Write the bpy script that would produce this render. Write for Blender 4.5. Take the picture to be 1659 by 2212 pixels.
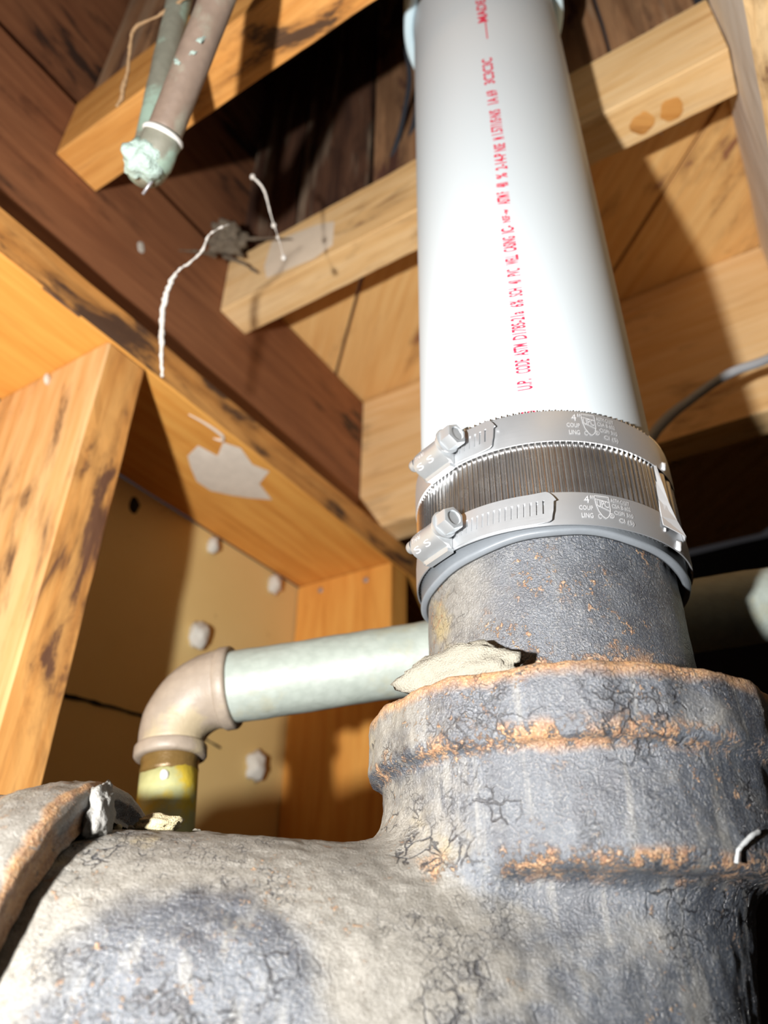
import bpy, bmesh, math, random
import numpy as np
from mathutils import Vector, Matrix, noise as mnoise

random.seed(7)
for o in list(bpy.data.objects):
    bpy.data.objects.remove(o)
SC = bpy.context.scene
COL = SC.collection

# ------------------------------------------------------------------ camera
cam_d = bpy.data.cameras.new('camera')
cam = bpy.data.objects.new('camera', cam_d)
COL.objects.link(cam)
F = Vector((0.0, 0.850987, 0.525187))
Rt = Vector((0.999887, -0.007913, 0.012822))
Up = Vector((-0.015067, -0.525128, 0.850890))
cam.matrix_world = Matrix(((Rt.x, Up.x, -F.x, 0), (Rt.y, Up.y, -F.y, 0), (Rt.z, Up.z, -F.z, 0), (0, 0, 0, 1)))
cam_d.sensor_width = 36.0
cam_d.sensor_fit = 'AUTO'
cam_d.lens = 25.665
cam_d.clip_start = 0.005
cam_d.dof.use_dof = True
cam_d.dof.focus_distance = 0.280
cam_d.dof.aperture_fstop = 8.2
SC.camera = cam

# ------------------------------------------------------------------ world, torch, exposure
world = bpy.data.worlds.new('world')
SC.world = world
world.use_nodes = True
world.node_tree.nodes['Background'].inputs[0].default_value = (0.026, 0.025, 0.027, 1)
world.node_tree.nodes['Background'].inputs[1].default_value = 1.0
lamp_d = bpy.data.lights.new('torch_light', 'SPOT')
lamp = bpy.data.objects.new('torch_light', lamp_d)
COL.objects.link(lamp)
lamp.location = (-0.175, -0.075, -0.02)
lamp_d.energy = 31.0
lamp_d.color = (1.0, 0.975, 0.95)
lamp_d.shadow_soft_size = 0.010
lamp_d.spot_size = math.radians(140)
lamp_d.spot_blend = 1.0
lamp.rotation_euler = (Vector((0.08, 0.50, 0.48)) - lamp.location).to_track_quat('-Z', 'Y').to_euler()

vs = SC.view_settings
vs.view_transform = 'Standard'
vs.look = 'None'
vs.exposure = 0.0
vs.gamma = 1.0
vs.use_curve_mapping = False

# ------------------------------------------------------------------ frame of the timber structure
PHI = math.atan2(0.849, 0.528)
BX = Vector((math.cos(PHI), math.sin(PHI), 0))      # along the wall plate
AX = Vector((-math.sin(PHI), math.cos(PHI), 0))     # along the joists, towards the wall
ZX = Vector((0, 0, 1))


def W(b, a, z):
    return BX * b + AX * a + ZX * z


# ------------------------------------------------------------------ node helpers
class NT:
    def __init__(self, name):
        self.m = bpy.data.materials.new(name)
        self.m.use_nodes = True
        self.t = self.m.node_tree
        self.b = self.t.nodes['Principled BSDF']
        self.out = self.t.nodes['Material Output']

    def n(self, kind, **kw):
        nd = self.t.nodes.new(kind)
        for k, v in kw.items():
            setattr(nd, k, v)
        return nd

    def l(self, a, b):
        self.t.links.new(a, b)

    def put(self, sock, v):
        if hasattr(v, 'is_linked') or isinstance(v, bpy.types.NodeSocket):
            self.l(v, sock)
        elif isinstance(v, (tuple, list)) and len(v) == 3 and sock.type == 'RGBA':
            sock.default_value = (*v, 1)
        else:
            sock.default_value = v

    def co(self, kind='Object'):
        return self.n('ShaderNodeTexCoord').outputs[kind]

    def mapping(self, vec, scale=(1, 1, 1), loc=(0, 0, 0)):
        m = self.n('ShaderNodeMapping')
        self.l(vec, m.inputs[0])
        m.inputs['Scale'].default_value = scale
        self.put(m.inputs['Location'], loc)
        return m.outputs[0]

    def noise(self, vec, scale, detail=4, rough=0.55, dist=0.0):
        nd = self.n('ShaderNodeTexNoise')
        self.l(vec, nd.inputs['Vector'])
        nd.inputs['Scale'].default_value = scale
        nd.inputs['Detail'].default_value = detail
        nd.inputs['Roughness'].default_value = rough
        nd.inputs['Distortion'].default_value = dist
        return nd.outputs[0]

    def voro(self, vec, scale, feature='F1', out=0):
        nd = self.n('ShaderNodeTexVoronoi', feature=feature)
        self.l(vec, nd.inputs['Vector'])
        nd.inputs['Scale'].default_value = scale
        return nd.outputs[out]

    def math(self, op, a, b=0.0, c=0.0, clamp=False):
        nd = self.n('ShaderNodeMath', operation=op, use_clamp=clamp)
        for i, v in enumerate((a, b, c)):
            self.put(nd.inputs[i], v)
        return nd.outputs[0]

    def step(self, v, lo, hi, a=0.0, b=1.0):
        nd = self.n('ShaderNodeMapRange', interpolation_type='SMOOTHSTEP')
        self.put(nd.inputs[0], v)
        for i, x in enumerate((lo, hi, a, b)):
            nd.inputs[i + 1].default_value = x
        return nd.outputs[0]

    def mix(self, f, a, b, blend='MIX'):
        nd = self.n('ShaderNodeMix', data_type='RGBA', blend_type=blend)
        self.put(nd.inputs[0], f)
        self.put(nd.inputs[6], a)
        self.put(nd.inputs[7], b)
        return nd.outputs[2]

    def bump(self, h, strength=0.5, dist=0.001, prev=None):
        nd = self.n('ShaderNodeBump')
        self.put(nd.inputs['Height'], h)
        nd.inputs['Strength'].default_value = strength
        nd.inputs['Distance'].default_value = dist
        if prev is not None:
            self.l(prev, nd.inputs['Normal'])
        return nd.outputs[0]

    def set(self, **kw):
        for k, v in kw.items():
            self.put(self.b.inputs[k.replace('_', ' ')], v)
        return self.m

    def sep(self, vec):
        nd = self.n('ShaderNodeSeparateXYZ')
        self.l(vec, nd.inputs[0])
        return nd.outputs

    def rnd(self):
        return self.n('ShaderNodeObjectInfo').outputs['Random']

    def shifted(self, vec, amt=7.0):
        """shift texture space by the object's random number"""
        v = self.n('ShaderNodeVectorMath', operation='ADD')
        self.l(vec, v.inputs[0])
        s = self.math('MULTIPLY', self.rnd(), amt)
        c = self.n('ShaderNodeCombineXYZ')
        for i in range(3):
            self.l(s, c.inputs[i])
        self.l(c.outputs[0], v.inputs[1])
        return v.outputs[0]


def wood_mat(name, light, mid, dark, stain=0.0, stain_col=(0.03, 0.018, 0.014), rough=0.62, ring=1.0, spec=0.35, drip=0.0):
    t = NT(name)
    c = t.shifted(t.co())
    warp = t.noise(t.mapping(c, (2.0, 9, 9)), 1.0, 2)
    off = t.n('ShaderNodeVectorMath', operation='SCALE')
    cc = t.n('ShaderNodeCombineXYZ')
    t.l(warp, cc.inputs[1]); t.l(warp, cc.inputs[2])
    t.l(cc.outputs[0], off.inputs[0]); off.inputs[3].default_value = 0.035 * ring
    add = t.n('ShaderNodeVectorMath', operation='ADD')
    t.l(c, add.inputs[0]); t.l(off.outputs[0], add.inputs[1])
    g1 = t.noise(t.mapping(add.outputs[0], (5, 90, 90)), 1.0, 5, 0.6)
    g2 = t.noise(t.mapping(add.outputs[0], (14, 420, 420)), 1.0, 3, 0.6)
    patch = t.noise(c, 11, 3)
    f = t.math('ADD', t.math('MULTIPLY', t.step(g1, 0.36, 0.66), 0.8), t.math('MULTIPLY', patch, 0.3))
    col = t.mix(t.math('MINIMUM', f, 1.0), light, mid)
    col = t.mix(t.math('MULTIPLY', t.step(g2, 0.50, 0.78), 0.40), col, dark)
    col = t.mix(t.math('MULTIPLY', t.step(g1, 0.60, 0.72), 0.45), col, dark)
    if stain:
        s = t.noise(t.mapping(c, (9, 30, 30)), 1.0, 6, 0.65, 0.4)
        s2 = t.noise(c, 7, 2)
        sm = t.step(t.math('ADD', s, t.math('MULTIPLY', t.math('SUBTRACT', s2, 0.5), 0.6)), 0.66 - 0.14 * stain, 0.73 - 0.12 * stain)
        halo = t.step(t.math('ADD', s, t.math('MULTIPLY', t.math('SUBTRACT', s2, 0.5), 0.6)), 0.56 - 0.14 * stain, 0.70 - 0.12 * stain)
        col = t.mix(t.math('MULTIPLY', halo, 0.45), col, tuple(0.5 * x for x in dark))
        col = t.mix(t.math('MULTIPLY', sm, 0.86), col, stain_col)
    if drip:
        d = t.noise(t.mapping(c, (3.5, 40, 40)), 1.0, 4, 0.6)
        col = t.mix(t.math('MULTIPLY', t.step(d, 0.52, 0.64), drip), col, (0.42, 0.34, 0.24))
        col = t.mix(t.math('MULTIPLY', t.step(d, 0.48, 0.38), drip), col, (0.025, 0.014, 0.012))
    h = t.math('ADD', t.math('MULTIPLY', g1, 0.7), t.math('MULTIPLY', g2, 0.4))
    nrm = t.bump(h, 0.35, 0.0012)
    return t.set(Base_Color=col, Roughness=rough, Normal=nrm, Specular_IOR_Level=spec)


M = {}
M['pine'] = wood_mat('pine_orange', (0.70, 0.35, 0.10), (0.58, 0.25, 0.055), (0.33, 0.12, 0.03), stain=0.10)
M['pine_clean'] = wood_mat('pine_clean', (0.74, 0.37, 0.085), (0.64, 0.27, 0.05), (0.44, 0.17, 0.03))
M['pine_marked'] = wood_mat('pine_marked', (0.70, 0.36, 0.11), (0.58, 0.25, 0.06), (0.30, 0.12, 0.04), stain=1.25, stain_col=(0.045, 0.028, 0.026))
M['pine_spot'] = wood_mat('pine_spot', (0.72, 0.38, 0.12), (0.60, 0.27, 0.07), (0.30, 0.12, 0.04), stain=0.5, stain_col=(0.09, 0.04, 0.03))
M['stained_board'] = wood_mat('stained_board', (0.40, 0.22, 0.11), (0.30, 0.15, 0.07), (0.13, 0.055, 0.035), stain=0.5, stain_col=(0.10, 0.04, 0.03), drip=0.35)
M['pine_stained'] = wood_mat('pine_stained', (0.66, 0.36, 0.13), (0.55, 0.25, 0.07), (0.28, 0.11, 0.035), stain=0.75, stain_col=(0.045, 0.03, 0.03))
M['pine_tan'] = wood_mat('pine_tan', (0.72, 0.46, 0.22), (0.60, 0.33, 0.12), (0.34, 0.16, 0.06), stain=0.22, stain_col=(0.10, 0.05, 0.03))
M['pine_pale'] = wood_mat('pine_pale', (0.84, 0.60, 0.32), (0.75, 0.47, 0.20), (0.46, 0.24, 0.10), stain=0.10, stain_col=(0.20, 0.09, 0.05))
M['fir_brown'] = wood_mat('fir_brown', (0.30, 0.125, 0.055), (0.21, 0.08, 0.035), (0.09, 0.032, 0.018), stain=0.25)
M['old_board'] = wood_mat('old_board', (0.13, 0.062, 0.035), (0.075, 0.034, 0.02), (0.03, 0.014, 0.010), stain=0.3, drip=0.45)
M['sheathing'] = wood_mat('sheathing', (0.84, 0.54, 0.22), (0.76, 0.43, 0.15), (0.46, 0.21, 0.075), stain=0.08, stain_col=(0.25, 0.10, 0.06))
M['weathered'] = wood_mat('weathered_edge', (0.86, 0.78, 0.68), (0.80, 0.71, 0.60), (0.60, 0.49, 0.38), rough=0.8)


def simple(name, col, rough=0.6, metallic=0.0, var=0.25, scale=60, bump=0.2, bdist=0.0006, spec=0.5):
    t = NT(name)
    c = t.co()
    n = t.noise(c, scale, 5, 0.6)
    col2 = tuple(x * (1 - var) for x in col)
    nrm = t.bump(t.noise(c, scale * 6, 4), bump, bdist)
    return t.set(Base_Color=t.mix(n, col, col2), Roughness=rough, Metallic=metallic, Normal=nrm, Specular_IOR_Level=spec)


# wallboard: buff panel with soft mottling
t = NT('buff_wallboard')
c = t.co()
n = t.noise(c, 9, 4)
sp = t.step(t.noise(c, 30, 4, 0.6), 0.66, 0.76)
col = t.mix(n, (0.74, 0.55, 0.25), (0.64, 0.44, 0.16))
col = t.mix(t.math('MULTIPLY', sp, 0.6), col, (0.16, 0.07, 0.025))
M['wallboard'] = t.set(Base_Color=col, Roughness=0.7, Normal=t.bump(t.noise(c, 300, 3), 0.15, 0.0006), Specular_IOR_Level=0.3)

# white PVC
t = NT('white_pvc')
c = t.co()
n = t.noise(t.mapping(c, (60, 60, 3)), 1.0, 3)
col = t.mix(n, (0.56, 0.615, 0.645), (0.535, 0.595, 0.63))
M['pvc'] = t.set(Base_Color=col, Roughness=0.42, Specular_IOR_Level=0.3, Normal=t.bump(t.noise(t.mapping(c, (400, 400, 12)), 1.0, 2), 0.03, 0.0003))
M['pvc_fit'] = simple('blue_white_pvc', (0.62, 0.80, 0.88), 0.35, 0, 0.05, 40, 0.05)

# red ink (patchy ink-jet print)
t = NT('red_ink')
c = t.co()
n = t.noise(c, 420, 3, 0.6)
M['ink'] = t.set(Base_Color=t.mix(t.step(n, 0.35, 0.65), (0.62, 0.008, 0.05), (0.60, 0.05, 0.09)), Roughness=0.8, Specular_IOR_Level=0.15)


def iron_mat(name, dust_amt=1.0, zb=(), xb=(), drips=0.5, crack_scale=120.0, yellow=0.5, rust_bias=0.0, rho_max=None, crack=1.0, dust_bias=0.0, xdust=None, wiped=None):
    """tar-painted cast iron: dark glossy coat, settled dust on what faces up, rust along edges, craze cracks"""
    t = NT(name)
    c = t.co()
    nz = t.sep(t.n('ShaderNodeNewGeometry').outputs['Normal'])[2]
    xyz = t.sep(c)
    n_lo = t.noise(c, 15, 3)
    n_mid = t.noise(c, 60, 5, 0.62)
    n_hi = t.noise(c, 300, 5, 0.65)
    n_fine = t.noise(c, 1100, 3, 0.6)
    n_gr = t.noise(t.mapping(c, loc=(4, 2, 7)), 1150, 4, 0.65)
    warpv = t.n('ShaderNodeVectorMath', operation='MULTIPLY_ADD')
    nw = t.n('ShaderNodeTexNoise')
    t.l(c, nw.inputs['Vector']); nw.inputs['Scale'].default_value = 130; nw.inputs['Detail'].default_value = 4
    t.l(nw.outputs['Color'], warpv.inputs[0]); warpv.inputs[1].default_value = (0.009,) * 3; t.l(c, warpv.inputs[2])
    # paint
    col = t.mix(t.step(n_mid, 0.25, 0.75), (0.036, 0.042, 0.054), (0.080, 0.092, 0.110))
    col = t.mix(t.math('MULTIPLY', t.step(n_gr, 0.50, 0.66), 0.55), col, (0.23, 0.23, 0.22))
    # drips
    d = t.noise(t.mapping(c, (150, 150, 9)), 1.0, 5, 0.6)
    col = t.mix(t.math('MULTIPLY', t.step(d, 0.53, 0.66), drips), col, (0.27, 0.26, 0.23))
    col = t.mix(t.math('MULTIPLY', t.step(d, 0.47, 0.36), drips), col, (0.028, 0.032, 0.042))
    # dust
    dsum = t.math('ADD', nz, t.math('ADD', t.math('MULTIPLY', t.math('SUBTRACT', n_lo, 0.5), 1.5), t.math('MULTIPLY', t.math('SUBTRACT', n_mid, 0.5), 0.9)))
    if xdust is not None:
        xd = t.step(t.math('ADD', xyz[0], t.math('MULTIPLY', t.math('SUBTRACT', n_mid, 0.5), 0.05)), xdust + 0.014, xdust - 0.014, 0.0, 0.62)
        dsum = t.math('ADD', dsum, xd)
    dust = t.math('MULTIPLY', t.step(dsum, 0.08 - dust_bias, 0.80 - dust_bias), dust_amt)
    if wiped:
        vd = t.n('ShaderNodeVectorMath', operation='DISTANCE')
        t.l(c, vd.inputs[0]); vd.inputs[1].default_value = wiped[0]
        dist = t.math('ADD', vd.outputs['Value'], t.math('MULTIPLY', t.math('SUBTRACT', n_mid, 0.5), 0.022))
        dust = t.math('MULTIPLY', dust, t.step(dist, wiped[1] * 0.80, wiped[1] * 1.15))
    dcol = t.mix(t.step(n_hi, 0.35, 0.65), (0.240, 0.226, 0.196), (0.175, 0.162, 0.136))
    dcol = t.mix(t.math('MULTIPLY', t.step(n_gr, 0.52, 0.70), 0.5), dcol, (0.34, 0.325, 0.295))
    yl = t.step(t.noise(c, 26, 4, 0.6), 0.58, 0.72)
    dcol = t.mix(t.math('MULTIPLY', yl, yellow), dcol, (0.42, 0.32, 0.13))
    col = t.mix(dust, col, dcol)
    # rust
    rn = t.math('ADD', t.math('MULTIPLY', n_mid, 0.6), t.math('MULTIPLY', n_hi, 0.5))
    rreg = t.step(t.noise(t.mapping(c, loc=(2, 8, 5)), 38, 3), 0.47, 0.62)
    rust = t.math('MULTIPLY', t.step(t.math('ADD', t.math('MULTIPLY', n_hi, 0.65), t.math('MULTIPLY', n_gr, 0.4)), 0.600 - rust_bias, 0.635 - rust_bias), rreg)
    big = t.noise(t.mapping(c, loc=(1, 5, 3)), 32, 3)
    for ax, bands in ((2, zb), (0, xb)):
        for (z0, w, amt) in bands:
            v = t.math('ADD', xyz[ax], t.math('MULTIPLY', t.math('SUBTRACT', n_mid, 0.5), 0.010))
            bd = t.step(t.math('ABSOLUTE', t.math('SUBTRACT', v, z0)), w, w * 0.2)
            mk = t.math('ADD', t.math('MULTIPLY', big, 0.55), t.math('ADD', t.math('MULTIPLY', n_hi, 0.45), t.math('MULTIPLY', n_gr, 0.25)))
            bm = t.math('MULTIPLY', bd, t.step(mk, 0.725 - 0.14 * amt, 0.785 - 0.14 * amt))
            if rho_max and ax == 2:
                rr_ = t.math('SQRT', t.math('ADD', t.math('POWER', xyz[0], 2.0), t.math('POWER', xyz[1], 2.0)))
                bm = t.math('MULTIPLY', bm, t.step(rr_, rho_max, rho_max - 0.004))
            rust = t.math('MAXIMUM', rust, bm)
    rcol = t.mix(t.step(n_hi, 0.3, 0.7), (0.46, 0.235, 0.075), (0.25, 0.115, 0.05))
    rcol = t.mix(t.math('MULTIPLY', t.step(n_gr, 0.48, 0.66), 0.8), rcol, (0.50, 0.34, 0.19))
    col = t.mix(t.math('MULTIPLY', rust, 0.9), col, rcol)
    # cracks: fine and only in places
    cm = t.step(t.noise(c, 24, 2), 0.52, 0.62)
    e1 = t.voro(warpv.outputs[0], crack_scale, 'DISTANCE_TO_EDGE')
    k1 = t.math('MULTIPLY', t.step(e1, 0.066, 0.016), cm)
    e2 = t.voro(warpv.outputs[0], crack_scale * 2.5, 'DISTANCE_TO_EDGE')
    cm2 = t.step(t.noise(t.mapping(c, loc=(3, 1, 2)), 28, 2), 0.50, 0.60)
    k2 = t.math('MULTIPLY', t.step(e2, 0.060, 0.012), cm2)
    brk = t.step(t.noise(t.mapping(c, loc=(9, 1, 4)), 110, 3), 0.40, 0.55)
    k = t.math('MULTIPLY', t.math('MAXIMUM', k1, t.math('MULTIPLY', k2, 0.8)), t.math('MULTIPLY', brk, crack))
    col = t.mix(t.math('MULTIPLY', k, 0.95), col, (0.016, 0.017, 0.022))
    rough = t.math('ADD', 0.27, t.math('MULTIPLY', t.math('MAXIMUM', t.math('MULTIPLY', dust, 0.8), rust), 0.46))
    n1 = t.bump(n_hi, 0.22, 0.0010)
    n2 = t.bump(n_gr, 0.80, 0.0008, n1)
    n3 = t.bump(t.math('MULTIPLY', k, -1.0), 0.8, 0.0009, n2)
    n4 = t.bump(t.math('MULTIPLY', rust, n_fine), 0.6, 0.0010, n3)
    return t.set(Base_Color=col, Roughness=rough, Normal=n4, Specular_IOR_Level=1.0,
                 Coat_Weight=t.math('SUBTRACT', 0.8, t.math('MULTIPLY', t.math('MAXIMUM', dust, rust), 0.7)), Coat_Roughness=0.42, Coat_Normal=n2)


M['iron_fit'] = iron_mat('tarred_iron_fitting', 1.0, ((0.0620, 0.0060, 0.9), (0.0255, 0.0060, 0.75), (0.083, 0.0060, 2.0)), (), 0.40, 150, 0.6, 0.0, 0.083, 1.0, 0.0, -0.058, ((-0.123, -0.088, -0.014), 0.037))
M['iron_hub'] = iron_mat('tarred_iron_hub', 0.9, (), ((-0.0045, 0.0034, 1.5), (-0.029, 0.0045, 1.2)), 0.0, 170, 0.1, 0.01, None, 0.4, 0.3)
M['iron_stub'] = iron_mat('tarred_iron_stub', 0.7, ((0.088, 0.012, 0.7),), (), 0.10, 200, 0.8, 0.025, None, 0.3, 0.0, -0.034)


def steel(name, col, rough, scratch=0.25, metallic=1.0):
    t = NT(name)
    c = t.co()
    n = t.noise(t.mapping(c, (40, 40, 900)), 1.0, 3)
    m = t.noise(c, 120, 4)
    r = t.math('ADD', rough - 0.06, t.math('MULTIPLY', m, 0.14))
    return t.set(Base_Color=t.mix(m, col, tuple(x * 0.86 for x in col)), Metallic=metallic, Roughness=r, Normal=t.bump(n, scratch, 0.00008))


M['band'] = steel('brushed_band_steel', (0.66, 0.68, 0.70), 0.40, 0.3, 0.80)
M['shield'] = steel('bright_shield_steel', (0.90, 0.89, 0.88), 0.25, 0.0)
M['zinc'] = steel('plated_screw_steel', (0.56, 0.59, 0.61), 0.38, 0.2, 0.70)
M['emboss'] = steel('embossed_steel', (0.86, 0.87, 0.88), 0.30, 0.1, 0.5)
M['rubber'] = simple('grey_gasket_rubber', (0.18, 0.20, 0.22), 0.40, 0, 0.2, 200, 0.15, 0.0003)


def galv_mat(name, a, b, cst, amt):
    t = NT(name)
    c = t.co()
    n = t.noise(c, 45, 6, 0.65)
    v = t.voro(c, 170, 'F1', 0)
    col = t.mix(n, a, b)
    col = t.mix(t.math('MULTIPLY', t.step(v, 0.2, 0.75), 0.16), col, tuple(0.55 * x for x in b))
    s = t.noise(t.mapping(c, loc=(5, 2, 1)), 30, 5, 0.6)
    col = t.mix(t.math('MULTIPLY', t.step(s, 0.56 - 0.1 * amt, 0.70 - 0.1 * amt), amt), col, cst)
    return t.set(Base_Color=col, Roughness=0.5, Normal=t.bump(t.noise(c, 240, 5), 0.35, 0.0009), Specular_IOR_Level=0.55)


M['galv'] = galv_mat('galvanised_steel', (0.38, 0.42, 0.385), (0.27, 0.31, 0.27), (0.35, 0.31, 0.17), 0.40)
M['galv_yellow'] = galv_mat('yellow_stained_steel', (0.44, 0.46, 0.26), (0.40, 0.38, 0.14), (0.55, 0.40, 0.035), 1.2)
M['elbow'] = galv_mat('dull_iron_elbow', (0.36, 0.30, 0.235), (0.26, 0.21, 0.165), (0.44, 0.36, 0.20), 0.5)
M['thread'] = simple('rusty_thread', (0.20, 0.12, 0.035), 0.35, 0.2, 0.5, 90, 0.4)
M['copper'] = galv_mat('dull_copper_tube', (0.27, 0.20, 0.155), (0.19, 0.135, 0.10), (0.34, 0.40, 0.31), 0.35)
M['copper_green'] = galv_mat('verdigris_tube', (0.25, 0.24, 0.19), (0.17, 0.17, 0.13), (0.32, 0.46, 0.37), 0.75)
M['verdigris'] = simple('verdigris_crust', (0.56, 0.72, 0.64), 0.8, 0, 0.45, 120, 0.8, 0.002)
M['white_ring'] = simple('white_deposit', (0.74, 0.72, 0.68), 0.6, 0, 0.1)
M['putty'] = simple('white_putty', (0.66, 0.63, 0.56), 0.7, 0, 0.18, 150, 0.5, 0.0012)
M['smear'] = simple('white_plaster_smear', (0.80, 0.71, 0.60), 0.75, 0, 0.28, 90, 0.4, 0.001)
M['haze_smear'] = simple('pale_paint_mark', (0.86, 0.72, 0.55), 0.7, 0, 0.25, 60, 0.3)
M['chunk'] = simple('pale_mortar', (0.36, 0.335, 0.27), 0.85, 0, 0.35, 260, 0.9, 0.0012)
M['crumb'] = simple('yellow_plaster', (0.50, 0.43, 0.26), 0.85, 0, 0.25, 260, 0.8, 0.001)
M['lead'] = simple('grey_lead_caulk', (0.27, 0.265, 0.245), 0.6, 0, 0.35, 140, 0.6, 0.0015)
M['web'] = simple('dusty_web', (0.72, 0.68, 0.62), 0.9, 0, 0.25, 300, 0.6)
M['root'] = simple('brown_fibre', (0.42, 0.26, 0.13), 0.85, 0, 0.35, 200, 0.5)
M['grey_thread'] = simple('grey_thread', (0.46, 0.48, 0.48), 0.8, 0, 0.2, 300, 0.4)
M['cable'] = simple('grey_cable_sheath', (0.42, 0.43, 0.45), 0.4, 0, 0.1)
M['black_wire'] = simple('dark_wire', (0.035, 0.04, 0.05), 0.5, 0, 0.2)
M['nail'] = simple('nail_steel', (0.45, 0.43, 0.45), 0.4, 0.6, 0.2)
M['hole'] = simple('dark_hole', (0.006, 0.005, 0.004), 0.9, 0, 0.2)
M['dark_wall'] = simple('dark_closing_wall', (0.045, 0.035, 0.030), 0.95, 0, 0.4, 8, 0.8, 0.01)  # near-black, so the walls closing the void read as darkness
M['dust_clump'] = simple('dusty_web_clump', (0.34, 0.27, 0.19), 0.95, 0, 0.5, 160, 0.9, 0.004)
M['dirt'] = simple('dry_dirt', (0.16, 0.115, 0.08), 0.95, 0, 0.4, 6, 0.8, 0.01)


# ------------------------------------------------------------------ object helpers
def mesh_obj(name, verts, faces, mat, parent=None, smooth=False, origin=(0, 0, 0), basis=None):
    """verts in world coords; object placed at origin with rotation `basis` (3x3, columns = local axes)"""
    o3 = Vector(origin)
    Bm = Matrix.Identity(3) if basis is None else basis
    inv = Bm.transposed()
    arr = np.asarray(verts, float) - np.array(o3)
    arr = arr @ np.array(inv).T
    me = bpy.data.meshes.new(name)
    me.from_pydata(arr.tolist(), [], [list(map(int, f)) for f in faces])
    me.update()
    if smooth:
        me.polygons.foreach_set('use_smooth', [True] * len(me.polygons))
    mats = mat if isinstance(mat, (list, tuple)) else [mat]
    for m in mats:
        me.materials.append(m)
    ob = bpy.data.objects.new(name, me)
    COL.objects.link(ob)
    mw = Matrix.Translation(o3) @ Bm.to_4x4()
    if parent is not None:
        ob.parent = parent
        ob.matrix_parent_inverse = Matrix.Identity(4)
        ob.matrix_local = pw(parent).inverted() @ mw
    else:
        ob.matrix_world = mw
    ob['_mw'] = [v for row in mw for v in row]
    return ob


def pw(o):
    f = o.get('_mw')
    f = list(f)
    return Matrix([f[0:4], f[4:8], f[8:12], f[12:16]])


def thing(name, loc, label, cat, group=None):
    o = bpy.data.objects.new(name, None)
    COL.objects.link(o)
    o.empty_display_size = 0.02
    o.location = loc
    mw = Matrix.Translation(Vector(loc))
    o['_mw'] = [v for row in mw for v in row]
    return tag(o, label, cat, group)


def tag(o, label, cat, group=None):
    o['label'] = label
    o['category'] = cat
    if group:
        o['group'] = group
    return o


def struct(o):
    o['kind'] = 'structure'
    return o


def bm_to(name, bm, mat, parent=None, smooth=False, origin=(0, 0, 0), basis=None):
    bm.verts.index_update()
    v = [tuple(x.co) for x in bm.verts]
    f = [[q.index for q in p.verts] for p in bm.faces]
    bm.free()
    return mesh_obj(name, v, f, mat, parent, smooth, origin, basis)


def wood_box(name, b, a, z, axis, mat, parent=None, seed=0, rough=0.0006, bev=0.0015, seg=24, ends=None, warp=0.0):
    """sawn timber: b,a,z ranges in the structure frame, grain along axis 'b','a' or 'z'; local X = grain"""
    rng = {'b': b, 'a': a, 'z': z}
    ax = {'b': BX, 'a': AX, 'z': ZX}
    order = {'b': ('b', 'a', 'z'), 'a': ('a', 'z', 'b'), 'z': ('z', 'b', 'a')}[axis]
    L, Wd, T = [rng[k] for k in order]
    e = [ax[k] for k in order]
    basis = Matrix((e[0], e[1], e[2])).transposed()
    ctr = sum((ax[k] * (0.5 * (rng[k][0] + rng[k][1])) for k in 'baz'), Vector())
    l, w, t2 = (L[1] - L[0]) / 2, (Wd[1] - Wd[0]) / 2, (T[1] - T[0]) / 2
    bv = min(bev, w * 0.3, t2 * 0.3)
    # closed section with chamfered corners and a few points per side
    sec = []
    def side(p, q, n):
        for i in range(n):
            sec.append((p[0] + (q[0] - p[0]) * i / n, p[1] + (q[1] - p[1]) * i / n))
    c8 = [(-w + bv, -t2), (w - bv, -t2), (w, -t2 + bv), (w, t2 - bv), (w - bv, t2), (-w + bv, t2), (-w, t2 - bv), (-w, -t2 + bv)]
    for i in range(8):
        side(c8[i], c8[(i + 1) % 8], 4 if i % 2 == 0 else 1)
    n = len(sec)
    xs = [-l, -l + bv] + [-l + 2 * l * i / seg for i in range(1, seg)] + [l - bv, l]
    V, Fc = [], []
    rr = random.Random(seed)
    sx = rr.random() * 50
    for i, x in enumerate(xs):
        sh = 1.0 if 0 < i < len(xs) - 1 else 1 - bv / max(w, t2)
        for (y, zz) in sec:
            d = rough * mnoise.noise((x * 60 + sx, y * 160, zz * 160)) + 1.6 * rough * mnoise.noise((x * 14 + sx, y * 20, zz * 20))
            q = math.hypot(y, zz) + 1e-9
            bend = warp * math.sin((x / l) * 1.7 + sx)
            V.append((x, y * sh - abs(d) * y / q, zz * sh - abs(d) * zz / q + bend))
    for i in range(len(xs) - 1):
        for j in range(n):
            k = (j + 1) % n
            Fc.append((i * n + j, (i + 1) * n + j, (i + 1) * n + k, i * n + k))
    Fc.append(list(range(n)))
    Fc.append([(len(xs) - 1) * n + j for j in range(n)][::-1])
    V = [tuple(ctr + e[0] * p[0] + e[1] * p[1] + e[2] * p[2]) for p in V]
    Fc = [tuple(reversed(f)) for f in Fc]
    return mesh_obj(name, V, Fc, mat, parent, False, ctr, basis)


def frame_of(d):
    d = Vector(d).normalized()
    h = Vector((0, 0, 1)) if abs(d.z) < 0.9 else Vector((1, 0, 0))
    u = d.cross(h).normalized()
    return d, u, u.cross(d).normalized() * -1


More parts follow.
